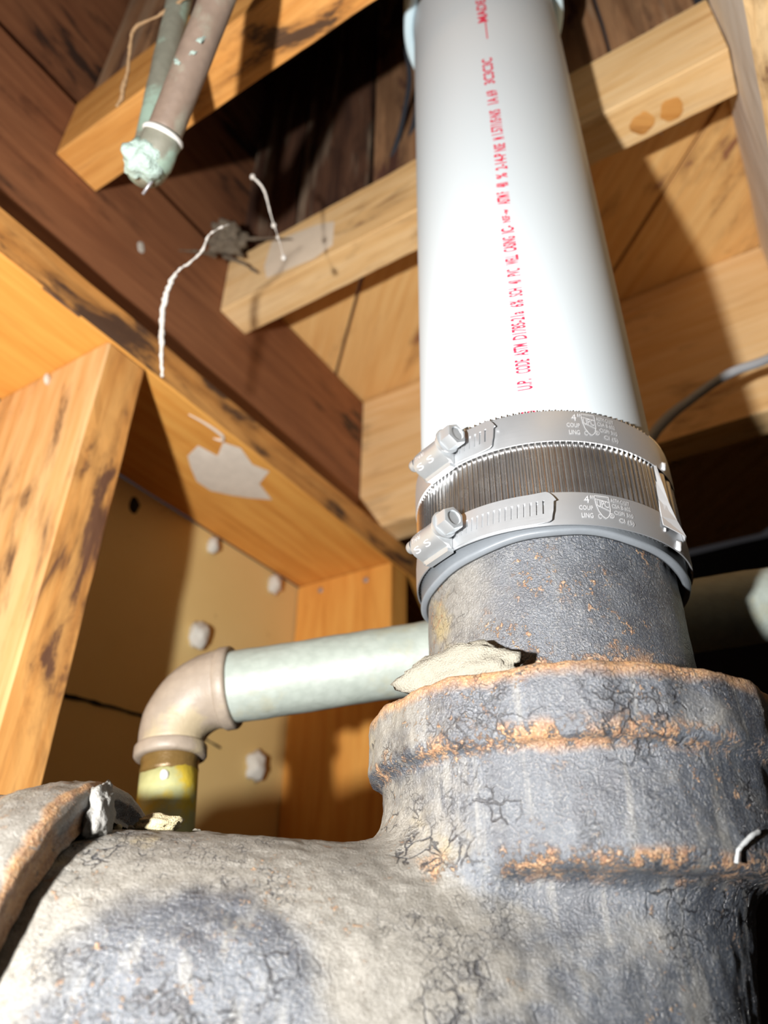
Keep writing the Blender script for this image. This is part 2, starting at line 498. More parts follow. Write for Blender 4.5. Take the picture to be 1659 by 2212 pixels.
def tube(name, pts, radii, mat, parent=None, n=16, smooth=True, jitter=0.0, jf=200.0, cap=True, origin=None, sub=1):
    pts = [Vector(p) for p in pts]
    if not isinstance(radii, (list, tuple)):
        radii = [radii] * len(pts)
    if sub > 1:                                   # Catmull-Rom
        P, Rr = [], []
        for i in range(len(pts) - 1):
            p0, p1, p2, p3 = pts[max(i - 1, 0)], pts[i], pts[i + 1], pts[min(i + 2, len(pts) - 1)]
            for s in range(sub):
                u = s / sub
                P.append(0.5 * ((2 * p1) + (p2 - p0) * u + (2 * p0 - 5 * p1 + 4 * p2 - p3) * u * u + (3 * p1 - p0 - 3 * p2 + p3) * u ** 3))
                Rr.append(radii[i] * (1 - u) + radii[i + 1] * u)
        P.append(pts[-1]); Rr.append(radii[-1])
        pts, radii = P, Rr
    V, Fc = [], []
    d0, u, v = frame_of(pts[1] - pts[0])
    for i, p in enumerate(pts):
        d = (pts[min(i + 1, len(pts) - 1)] - pts[max(i - 1, 0)]).normalized()
        u = (u - d * u.dot(d)).normalized()
        v = d.cross(u)
        for j in range(n):
            a = 2 * math.pi * j / n
            q = p + (u * math.cos(a) + v * math.sin(a)) * radii[i]
            if jitter:
                q += (q - p).normalized() * jitter * (mnoise.noise(q * jf) + 0.5 * mnoise.noise(q * jf * 2.7))
            V.append(tuple(q))
    for i in range(len(pts) - 1):
        for j in range(n):
            k = (j + 1) % n
            Fc.append((i * n + j, i * n + k, (i + 1) * n + k, (i + 1) * n + j))
    if cap:
        Fc.append(list(range(n))[::-1])
        Fc.append([(len(pts) - 1) * n + j for j in range(n)])
    return mesh_obj(name, V, Fc, mat, parent, smooth, origin if origin is not None else pts[0])


def lathe(name, base, axis, prof, mat, parent=None, n=96, smooth=True, jitter=0.0, jf=120.0, closed=False, ref=None):
    """prof: (distance along axis, radius)"""
    base = Vector(base)
    d, u, v = frame_of(axis)
    V, Fc = [], []
    for (s, r) in prof:
        for j in range(n):
            a = 2 * math.pi * j / n
            rad = u * math.cos(a) + v * math.sin(a)
            q = base + d * s + rad * r
            if jitter:
                q += (rad + d * 0.5) * jitter * (mnoise.noise(q * jf) + 0.6 * mnoise.noise(q * jf * 3.1))
            V.append(tuple(q))
    m = len(prof)
    for i in range(m if closed else m - 1):
        i2 = (i + 1) % m
        for j in range(n):
            k = (j + 1) % n
            Fc.append((i * n + j, i * n + k, i2 * n + k, i2 * n + j))
    return mesh_obj(name, V, Fc, mat, parent, smooth, base)


def blob(name, ctr, rad, mat, parent=None, seed=0, squash=(1, 1, 1), lump=0.35, sub=3, basis=None, freq=2.0, smooth=True):
    bm = bmesh.new()
    bmesh.ops.create_icosphere(bm, subdivisions=sub, radius=1.0)
    s = seed * 3.7
    E = [Vector((1, 0, 0)), Vector((0, 1, 0)), Vector((0, 0, 1))] if basis is None else basis
    for vtx in bm.verts:
        p = vtx.co.copy()
        k = 1 + lump * mnoise.noise(p * freq + Vector((s, s, s))) + 0.4 * lump * mnoise.noise(p * freq * 3 + Vector((s, 0, s)))
        p = p * k * rad
        vtx.co = Vector(ctr) + E[0] * p.x * squash[0] + E[1] * p.y * squash[1] + E[2] * p.z * squash[2]
    return bm_to(name, bm, mat, parent, smooth, ctr)


def patch(name, ctr, e1, e2, nrm, outline, thick, mat, parent=None):
    """thin irregular smear lying on a surface (outline in e1,e2 metres)"""
    ctr = Vector(ctr)
    V = [tuple(ctr + e1 * 0 + nrm * thick)]
    k = len(outline)
    for sc, h in ((0.55, 1.0), (0.85, 0.8), (1.0, 0.05)):
        for (x, y) in outline:
            V.append(tuple(ctr + e1 * x * sc + e2 * y * sc + nrm * thick * h))
    Fc = [(0, 1 + i, 1 + (i + 1) % k) for i in range(k)]
    for r in range(2):
        for i in range(k):
            j = (i + 1) % k
            Fc.append((1 + r * k + i, 1 + (r + 1) * k + i, 1 + (r + 1) * k + j, 1 + r * k + j))
    return mesh_obj(name, V, Fc, mat, parent, True, ctr)


def ragged(rx, ry, n=28, seed=0, amt=0.25):
    out = []
    for i in range(n):
        a = 2 * math.pi * i / n
        k = 1 + amt * mnoise.noise((math.cos(a) * 1.6 + seed * 5.1, math.sin(a) * 1.6, seed)) + 0.5 * amt * mnoise.noise((math.cos(a) * 5, math.sin(a) * 5, seed * 2.3))
        out.append((rx * k * math.cos(a), ry * k * math.sin(a)))
    return out


# ================================================================== STRUCTURE
# ---- dirt floor of the crawl space
V, Fc = [], []
N = 40
for i in range(N + 1):
    for j in range(N + 1):
        x, y = -2 + 4 * i / N, -1.6 + 4 * j / N
        V.append((x, y, -0.62 + 0.03 * mnoise.noise((x * 3, y * 3, 0))))
for i in range(N):
    for j in range(N):
        q = i * (N + 1) + j
        Fc.append((q, q + N + 1, q + N + 2, q + 1))
struct(mesh_obj('floor', V, Fc, M['dirt'], None, True))

fw = wood_box('wall_back', (1.50, 1.56), (-2.2, 1.2), (-0.70, 0.75), 'a', M['dark_wall'], None, 2, 0.004, 0.004, 60)  # dark wall added to hide the world background behind the joists
struct(fw)
fw = wood_box('wall_right', (-0.6, 1.50), (-1.46, -1.40), (-0.70, 0.75), 'b', M['dark_wall'], None, 3, 0.004, 0.004, 60)  # second added dark closing wall, to the right
struct(fw)
# ---- wallboard at the back of the stud bays
wb = wood_box('wall_left', (-0.7, 1.2), (0.5405, 0.556), (-0.6, 0.4077), 'b', M['wallboard'], None, 3, 0.0, 0.0002)
struct(wb)
WN = -AX
for i, (b, z, s) in enumerate(((0.5044, 0.3919, 0.0085), (0.6131, 0.3911, 0.0105), (0.5031, 0.2861, 0.0125), (0.6118, 0.1761, 0.0135), (0.35, 0.12, 0.010))):
    bl = blob('putty_dab', W(b, 0.5365, z), s, M['putty'], wb, i + 1, (0.85, 1.15, 0.75), 0.35, 3, [BX, ZX, -AX])
blob('dark_hole', W(0.3949, 0.5405, 0.387), 0.0075, M['hole'], wb, 8, (0.9, 1.2, 0.16), 0.3, 2, [BX, ZX, -AX])['label'] = 'small dark hole near the panel top'
# crack line running across the board
tube('crack', [W(0.33, 0.5402, 0.182), W(0.36, 0.5402, 0.185), W(0.40, 0.5402, 0.188), W(0.45, 0.5402, 0.19), W(0.50, 0.5402, 0.192), W(0.56, 0.5402, 0.184)], [0.002, 0.0022, 0.0016, 0.0012, 0.0016, 0.0008], M['hole'], wb, 8, jitter=0.0012, sub=6)

# ---- wall plate and studs
plate = tag(wood_box('top_plate', (-0.7, 1.25), (0.400, 0.540), (0.4078, 0.4455), 'b', [M['pine_clean'], M['pine_marked']], None, 11, 0.0010, 0.0015, 60),
            'long timber top plate with black stains along its front edge, above the studs', 'beam')
for p in plate.data.polygons:
    if p.normal.y < -0.8:
        p.material_index = 1
SN = Vector((0, 0, -1))
patch('plaster_smear', W(0.425, 0.4375, 0.4076), BX, AX, SN, [(-0.0448, 0.02), (-0.0522, -0.0007), (-0.0303, -0.0049), (-0.0441, -0.0243), (-0.0287, -0.0322), (-0.0029, -0.0245), (0.0146, -0.0314), (0.0267, -0.0086), (0.057, -0.0007), (0.0426, 0.017), (0.0288, 0.0301), (0.0114, 0.0427), (-0.0083, 0.043), (-0.0292, 0.031)], 0.0009, M['smear'], plate)['label'] = 'whitish plaster smear on the underside'
tube('drip_mark', [W(0.335, 0.412, 0.4076), W(0.352, 0.408, 0.4074), W(0.372, 0.407, 0.4074), W(0.378, 0.412, 0.4074), W(0.372, 0.417, 0.4075)], [0.0005, 0.0012, 0.0018, 0.0016, 0.0005], M['smear'], plate, 8, sub=5)
stud_l = tag(wood_box('wall_stud', (0.237, 0.275), (0.400, 0.5395), (-0.6, 0.4070), 'z', [M['pine_tan'], M['pine_spot']], None, 5, 0.0010, 0.002, 50),
             'left wall stud, tan with dark brown stains near its top', 'beam', 'wall studs')
for p in stud_l.data.polygons:
    if p.normal.z < -0.8:
        p.material_index = 1
blob('nail_head', W(0.2362, 0.4687, 0.397), 0.0048, M['putty'], stud_l, 3, (0.5, 1, 1), 0.3, 2)
stud_r = tag(wood_box('wall_stud', (0.661, 0.699), (0.400, 0.5395), (-0.6, 0.4070), 'z', M['pine_clean'], None, 9, 0.0005, 0.0015, 40),
             'clean orange wall stud behind the galvanised pipe, right side of the bay', 'beam', 'wall studs')
for (a, z) in ((0.4356, 0.3918), (0.5028, 0.3943)):
    blob('nail_head', W(0.6606, a, z), 0.0038, M['nail'], stud_r, 3, (0.35, 1, 1), 0.1, 2, [BX, AX, ZX])

# ---- rim board, joists
rim = tag(wood_box('rim_board', (-0.7, 0.6412), (0.4345, 0.472), (0.4465, 0.6545), 'b', M['fir_brown'], None, 21, 0.0008, 0.002, 60),
          'dark reddish-brown rim board standing above the stained top plate', 'beam')
patch('paint_fleck', W(0.262, 0.4343, 0.565), BX, ZX, -AX, ragged(0.004, 0.007, 14, 2, 0.3), 0.0006, M['putty'], rim)
j1 = tag(wood_box('floor_joist', (0.3669, 0.4065), (-0.0655, 0.4340), (0.5778, 0.6545), 'a', M['pine_pale'], None, 31, 0.0006, 0.0007, 44),
         'pale short joist passing just behind the white pipe', 'beam', 'short floor joists')
patch('paint_mark', W(0.3667, 0.333, 0.613), AX, ZX, -BX, [(-0.042, -0.024), (-0.02, -0.03), (0.01, -0.026), (0.04, -0.022), (0.046, 0.0), (0.040, 0.034), (0.01, 0.028), (-0.02, 0.022), (-0.042, 0.012)], 0.0005, M['haze_smear'], j1)
for (a, b) in ((-0.019, 0.392), (0.004, 0.391)):
    patch('sap_spot', W(b, a, 0.5777), AX, BX, SN, ragged(0.0095, 0.0095, 20, a * 90, 0.2), 0.0003, M['pine'], j1)
j2 = tag(wood_box('floor_joist', (0.1637, 0.2057), (-0.0655, 0.4340), (0.5778, 0.6545), 'a', M['pine'], None, 33, 0.0006, 0.0007, 44),
         'orange-brown short joist behind the two thin copper tubes', 'beam', 'short floor joists')
j3 = tag(wood_box('floor_joist', (0.642, 0.681), (-0.9, 0.4725), (0.4470, 0.6545), 'a', M['pine_pale'], None, 35, 0.0006, 0.0007, 60),
         'deep far joist with the grey cable in front, under the diagonal boards', 'beam')
# ---- right-hand beam the joists butt against
beam = wood_box('floor_beam', (-0.55, 0.641), (-0.16, -0.0665), (0.478, 0.6545), 'b', [M['pine_pale'], M['weathered']], None, 41, 0.0016, 0.004, 70)
tag(beam, 'rough-sawn beam at the top right corner with whitish weathered side', 'beam')
for p in beam.data.polygons:
    if p.normal.y > 0.8:
        p.material_index = 1
# ---- diagonal subfloor boards (ceiling over the far bay) 
ceil_ = bpy.data.objects.new('ceiling', None)
COL.objects.link(ceil_)
ceil_['_mw'] = [v for row in Matrix.Identity(4) for v in row]
struct(ceil_)


def clip(poly, f):
    out = []
    for i, p in enumerate(poly):
        q = poly[(i + 1) % len(poly)]
        fp, fq = f(p), f(q)
        if fp >= 0:
            out.append(p)
        if fp * fq < 0:
            s = fp / (fp - fq)
            out.append((p[0] + (q[0] - p[0]) * s, p[1] + (q[1] - p[1]) * s))
    return out


DW = 0.190
for k in range(-6, 5):
    c0 = -0.141 + k * DW                              # a - b between c0 and c0 + DW
    lo, hi = c0 + 0.003, c0 + DW - 0.003
    poly = [(lo + s, s) for s in (-1.5, 2.0)] + [(hi + s, s) for s in (2.0, -1.5)]
    for f in (lambda p: p[1] - 0.4075, lambda p: 1.3 - p[1], lambda p: p[0] + 0.9, lambda p: 0.6 - p[0]):
        poly = clip(poly, f)
        if len(poly) < 3:
            break
    if len(poly) < 3:
        continue
    zt = 0.6552 + 0.0012 * ((k * 7) % 3)
    V = [tuple(W(b, a, zt)) for a, b in poly] + [tuple(W(b, a, zt + 0.019)) for a, b in poly]
    n = len(poly)
    Fc = [list(range(n))[::-1], list(range(n, 2 * n))] + [(i, (i + 1) % n, n + (i + 1) % n, n + i) for i in range(n)]
    g = (AX + BX).normalized()
    h = ZX.cross(g)
    bs = Matrix((g, h, ZX)).transposed()
    cx = sum((Vector(v) for v in V), Vector()) / len(V)
    mesh_obj('floor_board', V, Fc, M['sheathing'], ceil_, False, cx, bs)
# upright old boards closing the raised bay over the joists
rr = random.Random(4)
wb2 = bpy.data.objects.new('trim_3', None)
COL.objects.link(wb2)
wb2['_mw'] = [v for row in Matrix.Identity(4) for v in row]
struct(wb2)
a0 = -0.060
i = 0
while a0 < 0.43:
    w = rr.uniform(0.062, 0.105)
    a1 = min(a0 + w, 0.4335)
    off = rr.uniform(0, 0.006)
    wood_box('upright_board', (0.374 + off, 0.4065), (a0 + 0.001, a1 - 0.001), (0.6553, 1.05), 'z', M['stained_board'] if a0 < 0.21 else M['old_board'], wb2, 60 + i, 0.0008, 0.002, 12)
    a0 = a1
    i += 1
wb3 = bpy.data.objects.new('trim_4', None)
COL.objects.link(wb3)
wb3['_mw'] = [v for row in Matrix.Identity(4) for v in row]
struct(wb3)
a0 = -0.060
while a0 < 0.43:
    w = rr.uniform(0.05, 0.09)
    a1 = min(a0 + w, 0.4335)
    off = rr.uniform(0, 0.006)
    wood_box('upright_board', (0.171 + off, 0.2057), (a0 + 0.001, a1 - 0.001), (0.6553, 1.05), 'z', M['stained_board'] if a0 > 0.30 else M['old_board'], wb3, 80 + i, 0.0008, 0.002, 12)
    a0 = a1
    i += 1
wl = wood_box('trim_1', (-0.7, 0.4065), (0.4450, 0.472), (0.6553, 1.05), 'b', M['fir_brown'], None, 95, 0.0008, 0.002, 30)
struct(wl)
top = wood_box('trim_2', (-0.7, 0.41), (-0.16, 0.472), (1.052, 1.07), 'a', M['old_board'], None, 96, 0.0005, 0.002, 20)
struct(top)

# ================================================================== SOIL STACK
PX, PY = 0.076, 0.304


def cyl(ang, z, r):
    a = math.radians(ang)
    return Vector((PX + r * math.sin(a), PY - r * math.cos(a), z))


# ---- white pipe
RP = 0.05715
pipe = lathe('pvc_pipe', (PX, PY, 0), (0, 0, 1), [(0.166, 0.052), (0.166, RP - 0.001), (0.167, RP)] + [(0.167 + 0.01 * i, RP) for i in range(1, 62)] + [(0.78, RP), (0.78, 0.052)], M['pvc'], None, 160, True)
tag(pipe, 'white plastic drain pipe with red printing, rising from the steel coupling', 'pipe')
fit = lathe('pvc_fitting', (PX, PY, 0), (0, 0, 1), [(0.662, RP + 0.0005), (0.660, RP + 0.002), (0.660, 0.0640), (0.662, 0.0655), (0.70, 0.0655), (0.73, 0.0655), (0.735, 0.062), (0.80, 0.062), (0.80, RP + 0.0005)], M['pvc_fit'], None, 96, True)
tag(fit, 'bluish white pipe fitting at the top edge, around the white pipe', 'fitting')


def font_mesh(body, off=0.0):
    cu = bpy.data.curves.new('t', 'FONT')
    cu.body = body
    cu.size = 1.0
    cu.resolution_u = 3
    cu.offset = off
    ob = bpy.data.objects.new('t', cu)
    COL.objects.link(ob)
    dg = bpy.context.evaluated_depsgraph_get()
    dg.update()
    me = bpy.data.meshes.new_from_object(ob.evaluated_get(dg))
    bpy.data.objects.remove(ob)
    v = np.empty(len(me.vertices) * 3)
    me.vertices.foreach_get('co', v)
    v = v.reshape(-1, 3)[:, :2]
    f = [list(p.vertices) for p in me.polygons]
    bpy.data.meshes.remove(me)
    return v, f


def refine(v, f, maxlen):
    """split long edges so that flat letters follow the round surface"""
    bm = bmesh.new()
    vs_ = [bm.verts.new((x, y, 0)) for x, y in v]
    for q in f:
        try:
            bm.faces.new([vs_[i] for i in q])
        except ValueError:
            pass
    for _ in range(3):
        es = [e for e in bm.edges if e.calc_length() > maxlen]
        if not es:
            break
        bmesh.ops.subdivide_edges(bm, edges=es, cuts=1)
        bmesh.ops.triangulate(bm, faces=[q for q in bm.faces if len(q.verts) > 4])
    bm.verts.index_update()
    v2 = np.array([x.co[:2] for x in bm.verts])
    f2 = [[q.index for q in p.verts] for p in bm.faces]
    bm.free()
    return v2, f2


SEGS = [("-G", 0.2012, 0.2062, -14.1, 1), ("U.P.", 0.2184, 0.2247, -14.1, 1), ("CODE", 0.2283, 0.2368, -14.0, 1), ("ASTM", 0.2391, 0.2467, -14.0, 1),
        ("D1785-21a", 0.2494, 0.2677, -13.8, 1), ("6%", 0.2709, 0.2757, -13.4, 1), ("SCH", 0.2783, 0.2841, -13.3, 1), ("40", 0.2871, 0.2898, -13.1, 1),
        ("PVC", 0.2928, 0.2983, -13.1, 1), ("WELL", 0.3015, 0.3085, -13.2, 1), ("CASING", 0.3114, 0.3231, -13.5, 1), ("IC-", 0.3261, 0.3318, -13.6, 1),
        ("NSF", 0.3348, 0.3405, -13.6, 0.62), ("-w", 0.3412, 0.3457, -13.6, 0.5), ("ASTM F", 0.3501, 0.3609, -13.9, 1), ("480", 0.365, 0.3691, -13.6, 1),
        ("%", 0.3729, 0.3775, -13.3, 0.9), ("2-14-P", 0.3809, 0.3962, -13.0, 1), ("NSE", 0.3984, 0.4056, -12.6, 1), ("M", 0.4098, 0.4121, -12.6, 1),
        ("1.57/1/S·N/S", 0.4149, 0.4408, -13.0, 1), ("1A 69", 0.4474, 0.4625, -13.4, 1), ("3C3C3C", 0.470, 0.5007, -14.0, 1), ("MADE", 0.5477, 0.5799, -13.7, 1)]
HT = 0.0066
V, Fc = [], []
for body, z0, z1, ang, hs in SEGS[:-1]:
    v, f = font_mesh(body, 0.024)
    v, f = refine(v, f, 0.25)
    mn, mx = v.min(0), v.max(0)
    base = len(V)
    capw = 0.72
    for x, y in v:
        zz = z0 + (x - mn[0]) / (mx[0] - mn[0]) * (z1 - z0)
        s = (y / capw - 0.5) * HT * hs
        V.append(tuple(cyl(ang - math.degrees(s / RP), zz, RP + 0.00022)))
    Fc += [[base + i for i in q] for q in f]
ink = mesh_obj('printed_text', V, Fc, M['ink'], pipe, False, (PX, PY, 0))
ink['label'] = 'red printed lettering running up the pipe'

V, Fc = [], []
base = len(V)                                            # printed bar
for i in range(9):
    zz = 0.5251 + (0.5529 - 0.5251) * i / 8
    V += [tuple(cyl(-12.3, zz, RP + 0.00012)), tuple(cyl(-11.5, zz, RP + 0.00012))]
Fc += [(base + 2 * i, base + 2 * i + 1, base + 2 * i + 3, base + 2 * i + 2) for i in range(8)]
mesh_obj('printed_bar', V, Fc, M['ink'], pipe, False, (PX, PY, 0))
V, Fc = [], []
for body, z0, z1, ang, hs in SEGS[-1:]:
    v, f = font_mesh(body, 0.024)
    v, f = refine(v, f, 0.25)
    mn, mx = v.min(0), v.max(0)
    base = len(V)
    capw = 0.72
    for x, y in v:
        zz = z0 + (x - mn[0]) / (mx[0] - mn[0]) * (z1 - z0)
        s = (y / capw - 0.5) * HT * hs
        V.append(tuple(cyl(ang - math.degrees(s / RP), zz, RP + 0.00022)))
    Fc += [[base + i for i in q] for q in f]
mesh_obj('printed_word', V, Fc, M['ink'], pipe, False, (PX, PY, 0))

# ---- cast iron stub
RS = 0.0552
V, Fc = [], []
zs = np.linspace(0.060, 0.1655, 54)
n = 180
for z in zs:
    for j in range(n):
        a = 2 * math.pi * j / n
        q = Vector((PX + RS * math.cos(a), PY + RS * math.sin(a), z))
        d = 0.00035 * mnoise.noise(q * 90) + 0.00025 * mnoise.noise(q * 260)
        V.append((PX + (RS + d) * math.cos(a), PY + (RS + d) * math.sin(a), z))
for i in range(len(zs) - 1):
    for j in range(n):
        k = (j + 1) % n
        Fc.append((i * n + j, i * n + k, (i + 1) * n + k, (i + 1) * n + j))
tag(mesh_obj('iron_pipe', V, Fc, M['iron_stub'], None, True, (PX, PY, 0)), 'short rusty black iron pipe stub between the steel coupling and the iron hub', 'pipe')


# ---- cast iron fitting: hub on top, body, side branch running left (signed distance field -> surface nets)
def surface_nets(vol, org, h):
    s = vol < 0
    nx, ny, nz = vol.shape
    cnt = np.zeros((nx - 1, ny - 1, nz - 1), np.int8)
    corners = [(i, j, k) for i in (0, 1) for j in (0, 1) for k in (0, 1)]
    for (i, j, k) in corners:
        cnt += s[i:nx - 1 + i, j:ny - 1 + j, k:nz - 1 + k]
    act = np.argwhere((cnt > 0) & (cnt < 8))
    acc = np.zeros((len(act), 3))
    num = np.zeros(len(act))
    for c1 in corners:
        for ax in range(3):
            if c1[ax] == 1:
                continue
            c2 = list(c1); c2[ax] = 1
            v1 = vol[act[:, 0] + c1[0], act[:, 1] + c1[1], act[:, 2] + c1[2]]
            v2 = vol[act[:, 0] + c2[0], act[:, 1] + c2[1], act[:, 2] + c2[2]]
            x = (v1 < 0) != (v2 < 0)
            tt = np.where(x, v1 / np.where(np.abs(v1 - v2) < 1e-12, 1, v1 - v2), 0)
            p = np.tile(np.array(c1, float), (len(act), 1))
            p[:, ax] += tt
            acc += p * x[:, None]
            num += x
    verts = org + h * (act + acc / num[:, None])
    idx = -np.ones(cnt.shape, np.int64)
    idx[act[:, 0], act[:, 1], act[:, 2]] = np.arange(len(act))
    faces = []
    for ax in range(3):
        b_, c_ = (ax + 1) % 3, (ax + 2) % 3
        sl1 = [slice(None)] * 3; sl2 = [slice(None)] * 3
        sl1[ax] = slice(0, -1); sl2[ax] = slice(1, None)
        e = s[tuple(sl1)] != s[tuple(sl2)]
        E = np.argwhere(e)
        ok = (E[:, b_] > 0) & (E[:, c_] > 0) & (E[:, b_] < vol.shape[b_] - 1) & (E[:, c_] < vol.shape[c_] - 1)
        E = E[ok]
        q = []
        for db, dc in ((-1, -1), (0, -1), (0, 0), (-1, 0)):
            P = E.copy(); P[:, b_] += db; P[:, c_] += dc
            q.append(idx[P[:, 0], P[:, 1], P[:, 2]])
        q = np.stack(q, 1)
        inside = s[E[:, 0], E[:, 1], E[:, 2]]
        q[~inside] = q[~inside][:, ::-1]
        faces.append(q)
    return verts, np.concatenate(faces)


def rcyl(rho, z, r, z0, z1, rd):
    dx = rho - (r - rd)
    dz = np.abs(z - 0.5 * (z0 + z1)) - (0.5 * (z1 - z0) - rd)
    return np.minimum(np.maximum(dx, dz), 0) + np.sqrt(np.maximum(dx, 0) ** 2 + np.maximum(dz, 0) ** 2) - rd


def smin(a, b, k):
    h = np.clip(0.5 + 0.5 * (b - a) / k, 0, 1)
    return b + (a - b) * h - k * h * (1 - h)


YB, ZB, RB = 0.2800, -0.0287, 0.0668         # branch axis and radius
HH = 0.0016
org = np.array([-0.1060, 0.195, -0.105])
dims = [int(s / HH) for s in (0.28, 0.205, 0.195)]
X, Y, Z = np.meshgrid(*[org[i] + HH * np.arange(dims[i]) for i in range(3)], indexing='ij')
rho = np.hypot(X - PX, Y - PY)
wob = 0.0006 * np.sin(9 * np.arctan2(Y - PY, X - PX) + 1.3) + 0.0004 * np.sin(23 * np.arctan2(Y - PY, X - PX))
lip = rcyl(rho + wob, Z, 0.0802, 0.0600, 0.0845, 0.0032)
belly = rcyl(rho, Z, 0.0747, 0.0235, 0.0700, 0.0062)
sh = 12.0 * np.clip(0.020 - Z, 0, 0.09) ** 2
body = rcyl(np.hypot(X - PX + sh, Y - PY), Z, 0.0568, -0.095, 0.050, 0.020)
ub = np.clip((X + 0.092) / (PX + 0.092), 0, 1)
yb_ = YB + (0.300 - YB) * ub ** 2
rbx = RB - 0.0095 * ub ** 2
branch = np.sqrt((Y - yb_) ** 2 + (Z - ZB) ** 2 + np.maximum(X - (PX - 0.008), 0) ** 2) - rbx
f_ = smin(lip, belly, 0.0035)
f_ = smin(f_, body, 0.012)
f_ = smin(f_, branch, 0.016)
f_ = np.maximum(f_, -(np.maximum(rho - 0.0560, 0.058 - Z)))
verts, faces = surface_nets(f_, org, HH)
# tiny unevenness of the casting
gx, gy, gz = np.gradient(f_, HH)
ii = np.clip(((verts - org) / HH).round().astype(int), 0, np.array(dims) - 1)
nr = np.stack([g[ii[:, 0], ii[:, 1], ii[:, 2]] for g in (gx, gy, gz)], 1)
nr /= np.linalg.norm(nr, axis=1)[:, None] + 1e-9
vv = Vector
disp = np.array([0.0007 * mnoise.noise(vv(p) * 55) + 0.0005 * mnoise.noise(vv(p) * 160) + 0.00035 * mnoise.noise(vv(p) * 420) for p in verts])
verts = verts + nr * disp[:, None]
iron = mesh_obj('iron_fitting', verts, faces, M['iron_fit'], None, True, (PX, PY, 0))
tag(iron, 'large tarred cast iron bend, crazed and rusty, with a thick hub on top', 'fitting')

# ---- second hub at the left, receiving the branch
prof = [(0.0, 0.0690), (0.0008, 0.0705), (0.0005, 0.0730), (-0.0005, 0.0765), (0.0002, 0.0790), (0.0014, 0.0808), (0.0040, 0.0820), (0.012, 0.0822), (0.020, 0.0818), (0.0245, 0.0806), (0.0275, 0.0785), (0.034, 0.0778), (0.060, 0.0775), (0.078, 0.074), (0.088, 0.062), (0.12, 0.058), (0.22, 0.058)]
P2 = []
for i in range(len(prof) - 1):
    for s in range(4):
        u = s / 4
        P2.append((prof[i][0] * (1 - u) + prof[i + 1][0] * u, prof[i][1] * (1 - u) + prof[i + 1][1] * u))
P2.append(prof[-1])
hub = lathe('iron_hub', (-0.0919, YB, ZB), (-0.9976, 0.069, 0), P2, M['iron_hub'], None, 220, True, 0.0009, 130)
tag(hub, 'rusty cast iron hub at the left edge that swallows the side branch', 'fitting')
# lead caulking squeezed out of the joint
lead = blob('lead_caulk', (-0.0915, 0.2555, 0.0405), 0.0105, M['lead'], hub, 5, (0.40, 0.75, 0.85), 0.35, 4)
lead['label'] = 'grey lead lump squeezed out of the joint'

# ---- loose bits
chunk_pts = []
ch = blob('mortar_chunk', cyl(-45, 0.0895, 0.0665), 0.0150, M['chunk'], None, 9, (1.65, 0.45, 0.72), 0.4, 4, [Vector((0.80, -0.60, -0.02)), Vector((0.60, 0.80, 0)), Vector((0.05, 0, 1))], 1.6)
tag(ch, 'pale mortar chunk lying on the hub rim against the iron pipe', 'debris')
cr = blob('plaster_crumb', (-0.0790, 0.2810, 0.0410), 0.0052, M['crumb'], None, 2, (1.7, 1, 0.62), 0.5, 3)
tag(cr, 'yellowish plaster crumb on top of the iron branch', 'debris')
for i, (x, y) in enumerate(((-0.0925, 0.279), (-0.0885, 0.282), (-0.0865, 0.284), (-0.0660, 0.286))):
    g = blob('grit_grain', (x, y, 0.0392), 0.0017, M['chunk'] if i % 2 else M['crumb'], None, i + 3, (1, 1, 0.8), 0.5, 2)
    tag(g, ('tiny pale yellow grit grain in the corner beside the left hub', 'tiny grey grit grain second from the left hub', 'tiny yellow grit grain just left of the plaster crumb', 'tiny grey grit grain just right of the plaster crumb')[i], 'debris', 'grit on the branch')

# ================================================================== NO-HUB COUPLING
coup = thing('pipe_coupling', (PX, PY, 0.135), 'corrugated stainless shielded coupling with two screw clamps, joining white pipe to iron', 'coupling')


def rs(ang):                                      # radius of the shield round the pipe
    a = ((ang + 180) % 360) - 180
    k = max(0.0, min(1.0, (a - 18) / 55.0))
    k2 = max(0.0, min(1.0, (175 - a) / 60.0))
    return 0.0592 + 0.0021 * (k * k * (3 - 2 * k)) * k2


def strip(name, a0, a1, zs_, rf, mat, parent, na, smooth=True, thick=0.0004, skip=None, slant=0.0):
    """band of sheet metal wrapped round the pipe, with thickness; rf(ang, t) -> radius, zs_ list of heights, skip(i,j) -> hole"""
    V, Fc = [], []
    m = len(zs_)
    for side in (0, 1):
        for i in range(na + 1):
            for j, z in enumerate(zs_):
                u = j / (m - 1)
                ang = a0 + (a1 - a0) * i / na + slant * (u - 0.5)
                zz = z(ang) if callable(z) else z
                V.append(tuple(cyl(ang, zz, rf(ang, u) - (thick if side else 0))))
    S = (na + 1) * m
    open_ = lambda i, j: 0 <= i < na and 0 <= j < m - 1 and not (skip and skip(i, j))
    for i in range(na):
        for j in range(m - 1):
            if not open_(i, j):
                continue
            q = (i * m + j, (i + 1) * m + j, (i + 1) * m + j + 1, i * m + j + 1)
            Fc.append(q)
            Fc.append(tuple(S + x for x in q[::-1]))
            for (di, dj, e) in ((0, -1, (0, 1)), (1, 0, (1, 2)), (0, 1, (2, 3)), (-1, 0, (3, 0))):
                if not open_(i + di, j + dj):
                    x, y = q[e[0]], q[e[1]]
                    Fc.append((y, x, S + x, S + y))
    return mesh_obj(name, V, Fc, mat, parent, smooth, (PX, PY, 0.135))


def autosmooth(ob, deg=35):
    me = ob.data
    bm = bmesh.new(); bm.from_mesh(me)
    for e in bm.edges:
        if len(e.link_faces) == 2 and e.calc_face_angle(0) > math.radians(deg):
            e.smooth = False
    bm.to_mesh(me); bm.free()
    return ob


NCOR = 144
CORA = 360.0 / NCOR


